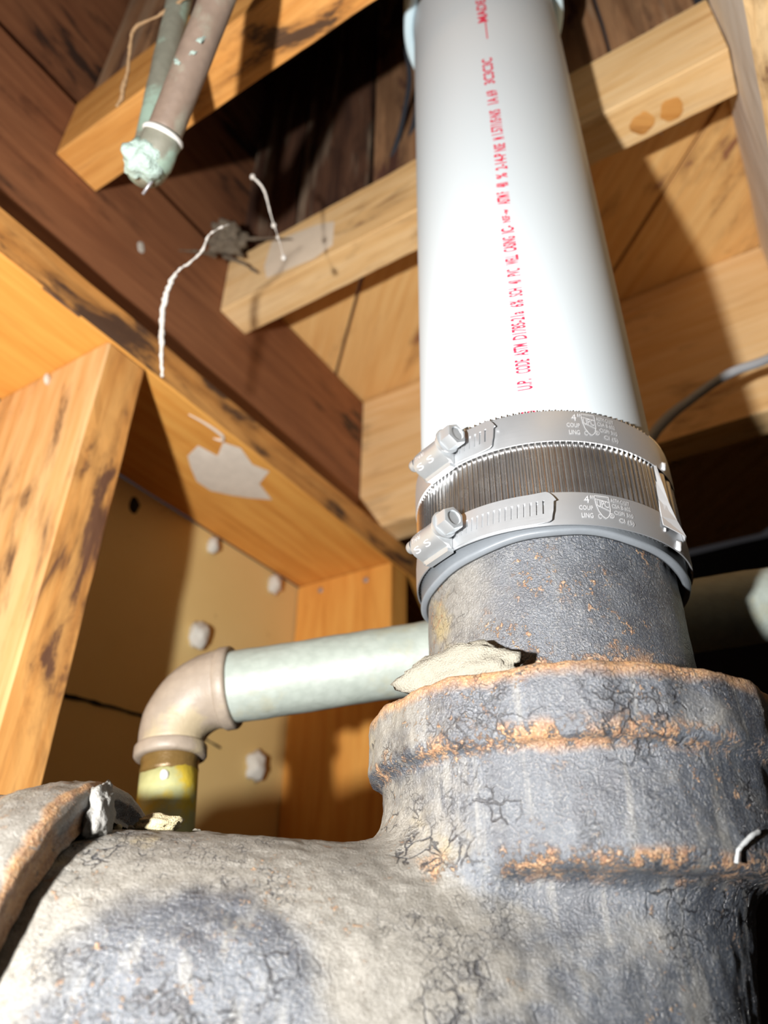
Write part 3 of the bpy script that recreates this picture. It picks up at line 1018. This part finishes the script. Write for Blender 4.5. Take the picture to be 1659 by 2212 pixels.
def zbot(ang):
    a = math.radians(ang)
    return 0.1470 - 0.0030 * max(0, math.sin(a)) ** 2


def ztop(ang):
    return 0.2040 + 0.0015 * max(0, -math.sin(math.radians(ang)))


def cor_r(ang, u):
    ph = (ang / CORA) % 1.0
    w_ = 0.5 + 0.5 * math.cos(2 * math.pi * ph)
    w_ = w_ ** 1.4
    amp = 0.00140
    return rs(ang) + amp * w_ - 0.00075


# corrugated part covers everything but the plain overlap on the right
zrow = [lambda a, k=k: zbot(a) + (ztop(a) - zbot(a)) * k / 6 for k in range(7)]
shield = autosmooth(strip('corrugated_shield', -250, 43, zrow, cor_r, M['shield'], coup, int(293 / CORA * 10), True, 0.00025), 50)
over = autosmooth(strip('shield_overlap', 45, 112, zrow, lambda a, u: rs(a) + 0.0004 + 0.0004 * math.sin(a * 0.9) * math.sin(u * 3.1), M['shield'], coup, 50, True, 0.0003), 50)
over['label'] = 'plain smooth end of the steel sheet'
# crumpled fold of the sheet at the overlap
fp = [(42.5, 0.1868, 0.0003), (44.2, 0.1868, 0.0011), (46.5, 0.1858, 0.0003),
      (42.2, 0.178, 0.0004), (44.3, 0.177, 0.0020), (47.5, 0.176, 0.0004),
      (41.0, 0.168, 0.0006), (44.6, 0.167, 0.0027), (50.0, 0.165, 0.0005),
      (38.8, 0.158, 0.0016), (46.0, 0.158, 0.0038), (54.0, 0.160, 0.0010),
      (38.0, 0.1535, 0.0021), (49.0, 0.1515, 0.0047), (56.0, 0.1535, 0.0018)]
V = [tuple(cyl(a, z, rs(a) + d)) for a, z, d in fp] + [tuple(cyl(a, z, rs(a) + d - 0.0004)) for a, z, d in fp]
Fc = []
for r in range(4):
    for c_ in range(2):
        q = (r * 3 + c_, (r + 1) * 3 + c_, (r + 1) * 3 + c_ + 1, r * 3 + c_ + 1)
        Fc.append(q)
        Fc.append(tuple(15 + x for x in q[::-1]))
fold = mesh_obj('crumpled_fold', V, Fc, M['emboss'], coup, False, (PX, PY, 0.135))
fold['label'] = 'bright crumpled fold of the sheet end'

# rubber gasket showing under the shield
def zgl(a):
    s = math.sin(math.radians(a))
    return 0.1440 - 0.0072 * max(0, -s) ** 2 - 0.0066 * max(0, s) ** 1.5 + 0.0002 * math.sin(a * 0.2)


strip('rubber_gasket', -180, 180, [zgl, lambda a: zgl(a) + 0.0006, lambda a: zgl(a) + 0.0014, lambda a: zgl(a) + 0.0022, lambda a: zbot(a) + 0.004],
      lambda a, u: (0.0565, 0.0580, 0.0586, 0.0580, 0.0585)[min(4, int(u * 4 + 0.5))] + (rs(a) - 0.0592) * (0.9 if u > 0.2 else 0.8), M['rubber'], coup, 180, True, 0.0012)


def clampset(zc0, zc1, tail_end, head_ang, tail_ang, flip):
    """one worm-drive clamp: band, slotted tail, screw housing, hex screw, stamped marks"""
    zl = lambda a: zc0 - 0.0022 * max(0, math.sin(math.radians(a))) ** 2
    zh = lambda a: zc1 - 0.0022 * max(0, math.sin(math.radians(a))) ** 2
    R0 = lambda a: rs(a) + 0.0010
    zr = [lambda a, k=k: zl(a) + (zh(a) - zl(a)) * k / 4 for k in range(5)]
    band = autosmooth(strip('clamp_band', -180, 180, zr, lambda a, u: R0(a) + 0.00025 * (1 - abs(2 * u - 1) ** 6), M['band'], coup, 180, True, 0.0006), 40)
    # slotted tail lying over the band
    tw = [0, 0.16, 0.28, 0.72, 0.84, 1.0]
    zt = [lambda a, k=k: zl(a) + 0.0006 + (zh(a) - zl(a) - 0.0012) * ((k - 0.5) * (1.0 - 0.32 * max(0.0, (a - tail_end + 2.6) / 2.6) ** 2) + 0.5) for k in tw]
    t0 = head_ang - 8
    ncol = int((tail_end - t0) / 0.78)
    ncol -= ncol % 3
    lift = lambda a: 0.0009 + 0.0016 * max(0.0, (a - (tail_end - 9)) / 9) ** 1.5
    tail = strip('slotted_tail', t0, tail_end, zt, lambda a, u: R0(a) + lift(a), M['band'], band, ncol, False, 0.0006,
                 skip=lambda i, j: (i % 3 == 1) and j in (2,) and i < ncol - 2, slant=2.2)
    # housing
    ac = 0.5 * (head_ang + tail_ang)
    rad = cyl(ac, 0, 1) - cyl(ac, 0, 0)
    tan = Vector((math.cos(math.radians(ac)), math.sin(math.radians(ac)), 0))
    zc = 0.5 * (zc0 + zc1) + 0.0008
    org_ = cyl(ac, zc, R0(ac) + 0.0052)

    def loc(x, y, z):                        # x along screw, y out, z up
        return org_ + tan * x + rad * y + ZX * z
    # arched saddle: swept cross-section
    sec = []
    for k in range(13):
        a = math.pi * k / 12
        sec.append((0.0052 * math.sin(a) ** 0.9 - 0.0012, 0.0058 * math.cos(a)))
    sec = [(-0.0046, 0.0084), (-0.0034, 0.0080), (-0.0028, 0.0068)] + sec[1:-1] + [(-0.0028, -0.0068), (-0.0034, -0.0080), (-0.0046, -0.0084)]
    xs = [(-0.0115, 0.86), (-0.0108, 0.97), (-0.0095, 1.0), (0.004, 1.0), (0.0065, 1.04), (0.0078, 1.02), (0.0085, 0.90)]
    V, Fc = [], []
    for x, s in xs:
        for (y, z) in sec:
            V.append(tuple(loc(x, (y + 0.0046) * s - 0.0046, z * s)))
    m = len(sec)
    for i in range(len(xs) - 1):
        for j in range(m - 1):
            Fc.append((i * m + j, i * m + j + 1, (i + 1) * m + j + 1, (i + 1) * m + j))
        Fc.append((i * m + m - 1, i * m, (i + 1) * m, (i + 1) * m + m - 1))
    Fc.append(list(range(m))[::-1])
    Fc.append([(len(xs) - 1) * m + j for j in range(m)])
    hs = mesh_obj('screw_housing', V, Fc, M['zinc'], band, True, org_)
    autosmooth(hs, 40)
    # worm end stub + neck + hex head
    bm = bmesh.new()
    def ring(x, r, nn=24, hexa=False, yo=0.0014):
        out = []
        for k in range(nn):
            a = 2 * math.pi * k / nn
            rr_ = r
            if hexa:
                b2 = (a + math.pi / 6) % (math.pi / 3) - math.pi / 6
                rr_ = r / math.cos(b2)
            out.append(bm.verts.new(loc(x, yo + rr_ * math.cos(a), rr_ * math.sin(a))))
        return out
    seq = [(-0.0142, 0.0012, 0), (-0.0140, 0.0024, 0), (-0.0128, 0.0029, 0), (-0.0105, 0.0029, 0)]
    rings = [ring(x, r, 24, bool(hx)) for x, r, hx in seq]
    for p, q in zip(rings[:-1], rings[1:]):
        for k in range(24):
            bm.faces.new((p[k], p[(k + 1) % 24], q[(k + 1) % 24], q[k]))
    bm.faces.new(rings[0][::-1])
    bm_to('worm_end', bm, M['zinc'], band, True, org_)
    bm = bmesh.new()
    seq = [(0.0080, 0.0044, 0), (0.0100, 0.0044, 0), (0.0104, 0.0058, 0), (0.0114, 0.0060, 0), (0.0118, 0.0047, 1), (0.0172, 0.0047, 1), (0.0180, 0.0044, 1), (0.0183, 0.0038, 0), (0.0183, 0.0033, 0), (0.0176, 0.0030, 0), (0.0175, 0.0005, 0)]
    rings = [ring(x, r, 24, bool(hx)) for x, r, hx in seq]
    for p, q in zip(rings[:-1], rings[1:]):
        for k in range(24):
            bm.faces.new((p[k], p[(k + 1) % 24], q[(k + 1) % 24], q[k]))
    bm.faces.new(rings[-1])
    bm.faces.new(rings[0][::-1])
    hd = bm_to('hex_screw_head', bm, M['zinc'], band, True, org_)
    autosmooth(hd, 25)
    # stamped letters on the housing
    def flat_text(body, x0, z0_, wdt, hgt, out):
        v, f = font_mesh(body)
        mn, mx = v.min(0), v.max(0)
        base = len(out[0])
        for x, y in v:
            uu = (x - mn[0]) / (mx[0] - mn[0])
            ww = (y - mn[1]) / (mx[1] - mn[1])
            zz = z0_ + ww * hgt
            # follow the saddle
            k = max(-1.0, min(1.0, zz / 0.0058))
            yy = 0.0052 * math.sqrt(max(0.0, 1 - k * k)) ** 0.9 - 0.0012 + 0.00016
            out[0].append(tuple(loc(x0 + uu * wdt, yy, zz)))
        out[1].extend([[base + i for i in q] for q in f])
    out = ([], [])
    flat_text('THAI', -0.0088, -0.0010, 0.0062, 0.0022, out)
    flat_text('THAI', -0.0088, 0.0030, 0.0062, 0.0018, out)
    flat_text('S S', -0.0085, -0.0052, 0.0110, 0.0022, out)
    mesh_obj('housing_stamp', out[0], out[1], M['emboss'], band, False, org_)
    # side lug of the housing gripping the band edge
    bm = bmesh.new()
    for zz, hh in ((zc - 0.0088, 0.0012), (zc + 0.0072, 0.0010)):
        mtx = Matrix.Translation(org_ + ZX * (zz - zc) + rad * -0.0040)
        g = bmesh.ops.create_cube(bm, size=1.0)
        for vtx in g['verts']:
            p = vtx.co
            vtx.co = org_ + tan * (p.x * 0.016) + rad * (p.y * 0.0030 - 0.0040) + ZX * (p.z * hh * 1.6 + zz - zc)
    bm_to('housing_lug', bm, M['zinc'], band, False, org_)
    # raised stamping on the band: 4", COUP LING, shield with UPC, standards
    V, Fc = [], []
    hB = zc1 - zc0
    a_ref = 7.0
    Rb = 0.0602

    def put(pts, f, x0, y0, wdt, hgt, mn, mx, sl=0.0):
        base = len(V)
        for x, y in pts:
            uu = (x - mn[0]) / max(1e-6, mx[0] - mn[0]) * wdt + x0
            ww = (y - mn[1]) / max(1e-6, mx[1] - mn[1]) * hgt + y0 + sl
            ang = a_ref + math.degrees(uu / Rb)
            V.append(tuple(cyl(ang, zl(ang) + ww * (zh(ang) - zl(ang)), R0(ang) + 0.00050)))
        Fc.extend([[base + i for i in q] for q in f])

    def word(body, x0, y0, wdt, hgt):
        v, f = font_mesh(body)
        v, f = refine(v, f, 0.5)
        put(v, f, x0, y0, wdt, hgt, v.min(0), v.max(0))

    def stroke(pl, wd, close=False):
        pts = [Vector((p[0], p[1])) for p in pl]
        k = len(pts)
        vs2, fs2 = [], []
        for i in range(k if close else k - 1):
            p, q = pts[i], pts[(i + 1) % k]
            d = (q - p); L = d.length; d /= L
            nn_ = Vector((-d.y, d.x)) * wd / 2
            st = max(1, int(L / 0.0012))
            b0 = len(vs2)
            for s in range(st + 1):
                c0 = p + d * L * s / st
                vs2 += [(c0 + nn_)[:], (c0 - nn_)[:]]
            fs2 += [(b0 + 2 * s, b0 + 2 * s + 1, b0 + 2 * s + 3, b0 + 2 * s + 2) for s in range(st)]
        base = len(V)
        for x, y in vs2:
            ang = a_ref + math.degrees(x / Rb)
            V.append(tuple(cyl(ang, zl(ang) + y, R0(ang) + 0.00050)))
        Fc.extend([[base + i for i in q] for q in fs2])
    word('4', -0.0040, 0.66, 0.0021, 0.22)
    word('"', -0.0012, 0.80, 0.0012, 0.10)
    word('COUP', -0.0064, 0.44, 0.0056, 0.13)
    word('LING', -0.0058, 0.20, 0.0046, 0.14)
    word('C', 0.0008, 0.20, 0.0013, 0.14)
    S_ = hB
    shp = [(0.0004, 0.90 * S_), (0.0064, 0.90 * S_), (0.0064, 0.50 * S_), (0.0058, 0.36 * S_), (0.0048, 0.26 * S_), (0.0038, 0.22 * S_), (0.0026, 0.28 * S_), (0.0014, 0.42 * S_), (0.0007, 0.60 * S_)]
    stroke(shp, 0.00030, True)
    stroke([(0.0006, 0.72 * S_ + 0.0012), (0.0064, 0.72 * S_ + 0.0002)], 0.00028)
    stroke([(0.0007, 0.60 * S_ + 0.0002), (0.0063, 0.50 * S_ - 0.0006)], 0.00028)
    word('UPC', 0.0011, 0.56, 0.0048, 0.20)
    word('ASTM C1277', 0.0072, 0.76, 0.0084, 0.12)
    word('CSA B 602', 0.0074, 0.59, 0.0084, 0.12)
    word('CISPI 310', 0.0080, 0.39, 0.0086, 0.12)
    word('CI (S)', 0.0096, 0.13, 0.0068, 0.17)
    cx_, cy_, r_ = 0.0066, 0.33 * S_, 0.0010
    stroke([(cx_ + r_ * math.cos(2 * math.pi * k / 16), cy_ + r_ * math.sin(2 * math.pi * k / 16)) for k in range(16)], 0.00025, True)
    word('R', 0.0061, 0.28, 0.0010, 0.10)
    mesh_obj('stamped_marks', V, Fc, M['emboss'], band, False, (PX, PY, 0.135))
    return band


bd1 = clampset(0.1870, 0.2030, -28.2, -45, -66, False)
bd1['label'] = 'upper steel clamp band'
bd2 = clampset(0.1462, 0.1612, -8.7, -48, -69, False)
bd2['label'] = 'lower steel clamp band with the longer slotted tail'
# spot-weld dimples of the bands on the right
for (a, z, s) in ((51, 0.1895, 0.0016), (47.5, 0.1475, 0.0018), (39.5, 0.152, 0.0007)):
    blob('weld_dimple', cyl(a, z, rs(a) + 0.0014), s, M['emboss'], coup, 2, (0.8, 0.8, 1.4), 0.5, 2)

# ================================================================== GALVANISED BRANCH IN FRONT OF THE WALL
gp = thing('galvanised_pipe', (-0.1240, 0.4333, 0.1351), 'grey-green galvanised pipe crossing the stud bay, with an elbow turning down at left', 'pipe')
G0, G1 = Vector((-0.1776, 0.6208, 0.1936)) * 0.698, Vector((0.3489, 0.5739, 0.2697)) * 0.672
gd = (G1 - G0).normalized()
run = [G0 + gd * s for s in np.linspace(0.020, 0.42, 60)]
tube('pipe_run', run, 0.0211, M['galv'], gp, 48, True, 0.0005, 80)
dd = Vector((-0.010, -0.006, -0.14)).normalized()
dd = (dd - gd * dd.dot(gd) * 0.9).normalized()
# elbow body
pts, rad_ = [], []
rc = 0.028
for k in range(15):
    u = k / 14
    a = u * math.pi / 2
    c0 = G0 + gd * rc + dd * rc
    p = c0 - gd * rc * math.sin(a) - dd * rc * math.cos(a)
    pts.append(p); rad_.append(0.0234 - 0.0046 * u)
pts = [pts[0] + gd * 0.006] + pts + [pts[-1] + dd * 0.007]
rad_ = [0.0234] + rad_ + [0.0187]
tube('elbow', pts, rad_, M['elbow'], gp, 40, True, 0.0006, 60)['label'] = 'dull brown iron elbow'
for (c0, d, r) in ((pts[0], gd, 0.0246), (pts[-1], dd, 0.0204)):
    lathe('elbow_bead', c0 - d * 0.005, d, [(0, r - 0.002), (0.0004, r - 0.0008), (0.0014, r), (0.0064, r), (0.0076, r - 0.0008), (0.0079, r - 0.003), (0.0079, r - 0.006)], M['elbow'], gp, 48, True, 0.0004, 90)
e0 = pts[-1]
tube('thread_band', [e0 + dd * 0.0014, e0 + dd * 0.0042, e0 + dd * 0.007, e0 + dd * 0.0098, e0 + dd * 0.0126], [0.0160, 0.0165, 0.0159, 0.0164, 0.0158], M['thread'], gp, 40, True, 0.0004, 200)
tube('pipe_drop', [e0 + dd * s for s in np.linspace(0.0095, 0.45, 40)], 0.0160, M['galv_yellow'], gp, 40, True, 0.0004, 80)['label'] = 'yellow-stained vertical pipe below the elbow'
bl = blob('water_drop', e0 + dd * 0.015 + Vector((0.0015, -0.0160, 0)), 0.0024, M['white_ring'], gp, 1, (1, 0.7, 1.2), 0.2, 2)

# ================================================================== THIN COPPER TUBES, upper left
K = 0.80
tubes = thing('copper_tube', (-0.1440, 0.2640, 0.412), 'two old copper tubes meeting in a verdigris-crusted end, hanging at top left', 'pipe')
Q = Vector((-0.1462, 0.2632, 0.4150))
dirn = (Vector((-0.1048, 0.2128, 0.4920)) - Vector((-0.1360, 0.2560, 0.4232))).normalized()
A0 = Vector((-0.1375, 0.2578, 0.4200))
tube('front_tube', [A0 + dirn * s for s in np.linspace(0.0, 0.22, 30)], 0.0102, M['copper'], tubes, 32, True, 0.0003, 120)
B0 = Vector((-0.1560, 0.2790, 0.4330))
B1 = Vector((-0.1500, 0.2530, 0.5500))
db = (B1 - B0).normalized()
tube('rear_tube', [B0 + db * s for s in np.linspace(0.0, 0.21, 26)], 0.0084, M['copper_green'], tubes, 28, True, 0.0005, 150)
tube('end_bend', [A0 + dirn * 0.004, A0 - dirn * 0.010, (A0 - dirn * 0.014) * 0.5 + (B0 - db * 0.012) * 0.5, B0 - db * 0.004, B0 + db * 0.010], [0.0112, 0.0116, 0.0116, 0.0104, 0.0092], M['copper_green'], tubes, 28, True, 0.0008, 150, sub=5)
blob('verdigris_crust', A0 - dirn * 0.015 + Vector((-0.0035, -0.003, -0.001)), 0.0118, M['verdigris'], tubes, 4, (1.0, 0.95, 1.0), 0.3, 4)['label'] = 'pale green corrosion crust on the tube end'
rg = lathe('white_ring', A0 + dirn * 0.001, dirn, [(0, 0.0102), (0, 0.0120), (0.0015, 0.0126), (0.003, 0.0120), (0.0032, 0.0102)], M['white_ring'], tubes, 36, True)
for i, (s, aa) in enumerate(((0.052, 0.4), (0.060, 0.2), (0.045, 1.0))):
    o_ = A0 + dirn * s + Vector((0.004 * math.cos(aa * 3), -0.0090, -0.003))
    blob('corrosion_spot', o_ + Vector((0, 0.0016, 0.0008)), 0.0030, M['verdigris'], tubes, i + 11, (1.0, 0.28, 1.9), 0.6, 3)
tube('drip_nail', [A0 - dirn * 0.020 + Vector((0.004, 0.002, 0)), A0 - dirn * 0.034 + Vector((0.001, 0.001, 0))], [0.0011, 0.0009], M['nail'], tubes, 10)

# ================================================================== CABLES, WEBS, THREADS
cb = tube('grey_cable', [(0.4720, 0.4560, 0.545), (0.4200, 0.4440, 0.498), (0.3323, 0.4546, 0.444), (0.2971, 0.4621, 0.4318), (0.2796, 0.4674, 0.4232), (0.2582, 0.4758, 0.4096), (0.2388, 0.4842, 0.3959), (0.2234, 0.4957, 0.3773), (0.21, 0.53, 0.34), (0.20, 0.60, 0.24), (0.19, 0.68, 0.05), (0.18, 0.72, -0.30), (0.18, 0.74, -0.60)], [0.0046, 0.0046, 0.004, 0.004, 0.004, 0.004, 0.0046, 0.0046, 0.0046, 0.0044, 0.0042, 0.004, 0.004], M['cable'], None, 16, sub=8)
tag(cb, 'grey cable sagging in front of the far joist, right of the pipe', 'cable')
w1 = tube('dark_wire', [(0.0150, 0.385, 0.800), (0.0197, 0.4043, 0.773), (0.0141, 0.4243, 0.7405), (0.0087, 0.4368, 0.7202), (0.0019, 0.4481, 0.7019), (-0.0013, 0.4519, 0.6958)], 0.0026, M['black_wire'], None, 10, sub=6)
tag(w1, 'dark wire left of the white pipe, the longer and further left one', 'wire', 'two dark wires')
w2 = tube('dark_wire', [(0.030, 0.405, 0.770), (0.026, 0.4242, 0.7407), (0.0206, 0.4367, 0.7204), (0.0114, 0.4481, 0.7021)], 0.0026, M['black_wire'], None, 10, sub=6)
tag(w2, 'dark wire left of the white pipe, the one almost touching it', 'wire', 'two dark wires')
wpts = [(-0.1534, 0.3782, 0.3392), (-0.1541, 0.3658, 0.3594), (-0.1535, 0.3541, 0.3783), (-0.1496, 0.3457, 0.3918), (-0.1434, 0.3399, 0.4013), (-0.1293, 0.3339, 0.411), (-0.1216, 0.3264, 0.4232), (-0.109, 0.3229, 0.4288)]
w = tube('cobweb_strand', wpts, [0.0007, 0.0017, 0.0018, 0.0016, 0.0009, 0.0006, 0.0005, 0.0003], M['web'], None, 10, True, 0.0012, 420, sub=12)
tag(w, 'thick dusty white cobweb strand hanging in front of the stained plate', 'cobweb')
w = tube('cobweb_strand', [(-0.1027, 0.3362, 0.5024), (-0.0942, 0.3413, 0.4942), (-0.0886, 0.3513, 0.478), (-0.0832, 0.3595, 0.4647), (-0.0784, 0.3681, 0.4508)], [0.0008, 0.0010, 0.0005, 0.0003, 0.0003], M['web'], None, 8, True, 0.0003, 300, sub=10)
tag(w, 'fine cobweb thread with pale beads hanging over the joist side', 'cobweb')
for i, (p, s) in enumerate((((-0.1027, 0.3362, 0.5024), 0.0020), ((-0.0864, 0.3553, 0.4716), 0.0019), ((-0.0832, 0.3600, 0.4640), 0.0013), ((-0.0784, 0.3681, 0.4508), 0.0021))):
    blob('bead', p, s, M['web'], w, i, (1, 1, 1.3), 0.2, 2)
w = tube('root_fibre', [(-0.120, 0.236, 0.568), (-0.143, 0.2424, 0.5592), (-0.1603, 0.2484, 0.5495), (-0.1754, 0.253, 0.5421), (-0.179, 0.261, 0.5291), (-0.1803, 0.2694, 0.5156), (-0.1833, 0.2744, 0.5074), (-0.1842, 0.2786, 0.5007), (-0.1879, 0.2811, 0.4966)], [0.0008, 0.0009, 0.0010, 0.0012, 0.0011, 0.0013, 0.0017, 0.0012, 0.0010], M['root'], None, 8, True, 0.0009, 300, sub=8)
tag(w, 'brown hairy root fibre dangling left of the copper tubes', 'fibre')
w = tube('grey_thread', [(0.1263, 0.2645, 0.0284), (0.1234, 0.2675, 0.0235), (0.118, 0.2709, 0.018), (0.1178, 0.274, 0.0131), (0.1168, 0.2764, 0.0092), (0.1133, 0.278, 0.0065), (0.1113, 0.2772, 0.0078)], [0.0010, 0.0010, 0.0008, 0.0008, 0.0008, 0.0009, 0.0011], M['grey_thread'], None, 8, True, 0.0002, 400, sub=8)
tag(w, 'curled grey web thread hanging below the hub at the right edge', 'cobweb')
w = tube('grey_thread', [(0.1150, 0.2380, 0.0352), (0.1110, 0.2355, 0.0335), (0.1066, 0.2337, 0.0303), (0.1050, 0.2330, 0.0290), (0.1036, 0.2325, 0.0258)], [0.0007, 0.0008, 0.0006, 0.0006, 0.0007], M['grey_thread'], None, 8, True, 0.0002, 400, sub=8)
tag(w, 'short grey web thread clinging to the hub belly at right', 'cobweb')
# thin webs in the gap under the right-hand joist
for i, (p, q, r_) in enumerate((((1, 0), (0, 0), 0),)):
    pass
wb_ = [(0.030, 0.425, 0.640), (0.010, 0.43, 0.6435), (-0.012, 0.428, 0.638), (-0.030, 0.436, 0.6440), (-0.055, 0.43, 0.640)]
w = tube('cobweb_strand', [W(b, a, z) for a, b, z in wb_], [0.0005, 0.0007, 0.0008, 0.0007, 0.0005], M['web'], None, 6, True, 0.0008, 300, sub=8)
tag(w, 'thin cobweb in the dark gap beside the pale joist, right of the pipe', 'cobweb')
for i, s in enumerate((0.25, 0.5, 0.75)):
    a_, b_ = 0.03 - 0.085 * s, 0.428
    tube('web_branch', [W(b_, a_, 0.642), W(b_ + 0.02, a_ - 0.006 + 0.012 * i % 2, 0.6475), W(b_ + 0.036, a_ + 0.004, 0.6535)], [0.0004, 0.0005, 0.0003], M['web'], w, 6, True, 0.0005, 300, sub=5)

cl = blob('web_clump', W(0.340, 0.408, 0.645), 0.0165, M['dust_clump'], None, 12, (1.0, 0.8, 1.0), 0.75, 4, None, 2.4)
tag(cl, 'dusty tan web clump in the corner where the pale joist meets the rim board', 'cobweb')
for k, (p, q) in enumerate((((0.345, 0.418, 0.63), (0.36, 0.38, 0.596)), ((0.34, 0.41, 0.645), (0.362, 0.34, 0.625)), ((0.34, 0.425, 0.63), (0.30, 0.432, 0.60)))):
    p, q = W(*p), W(*q)
    m_ = (p + q) / 2 + Vector((0.004, -0.004, -0.003))
    tube('web_strand', [p, m_, q], [0.0022, 0.0012, 0.0006], M['dust_clump'], cl, 8, True, 0.0015, 260, sub=8)
for o in bpy.data.objects:
    if '_mw' in o:
        del o['_mw']
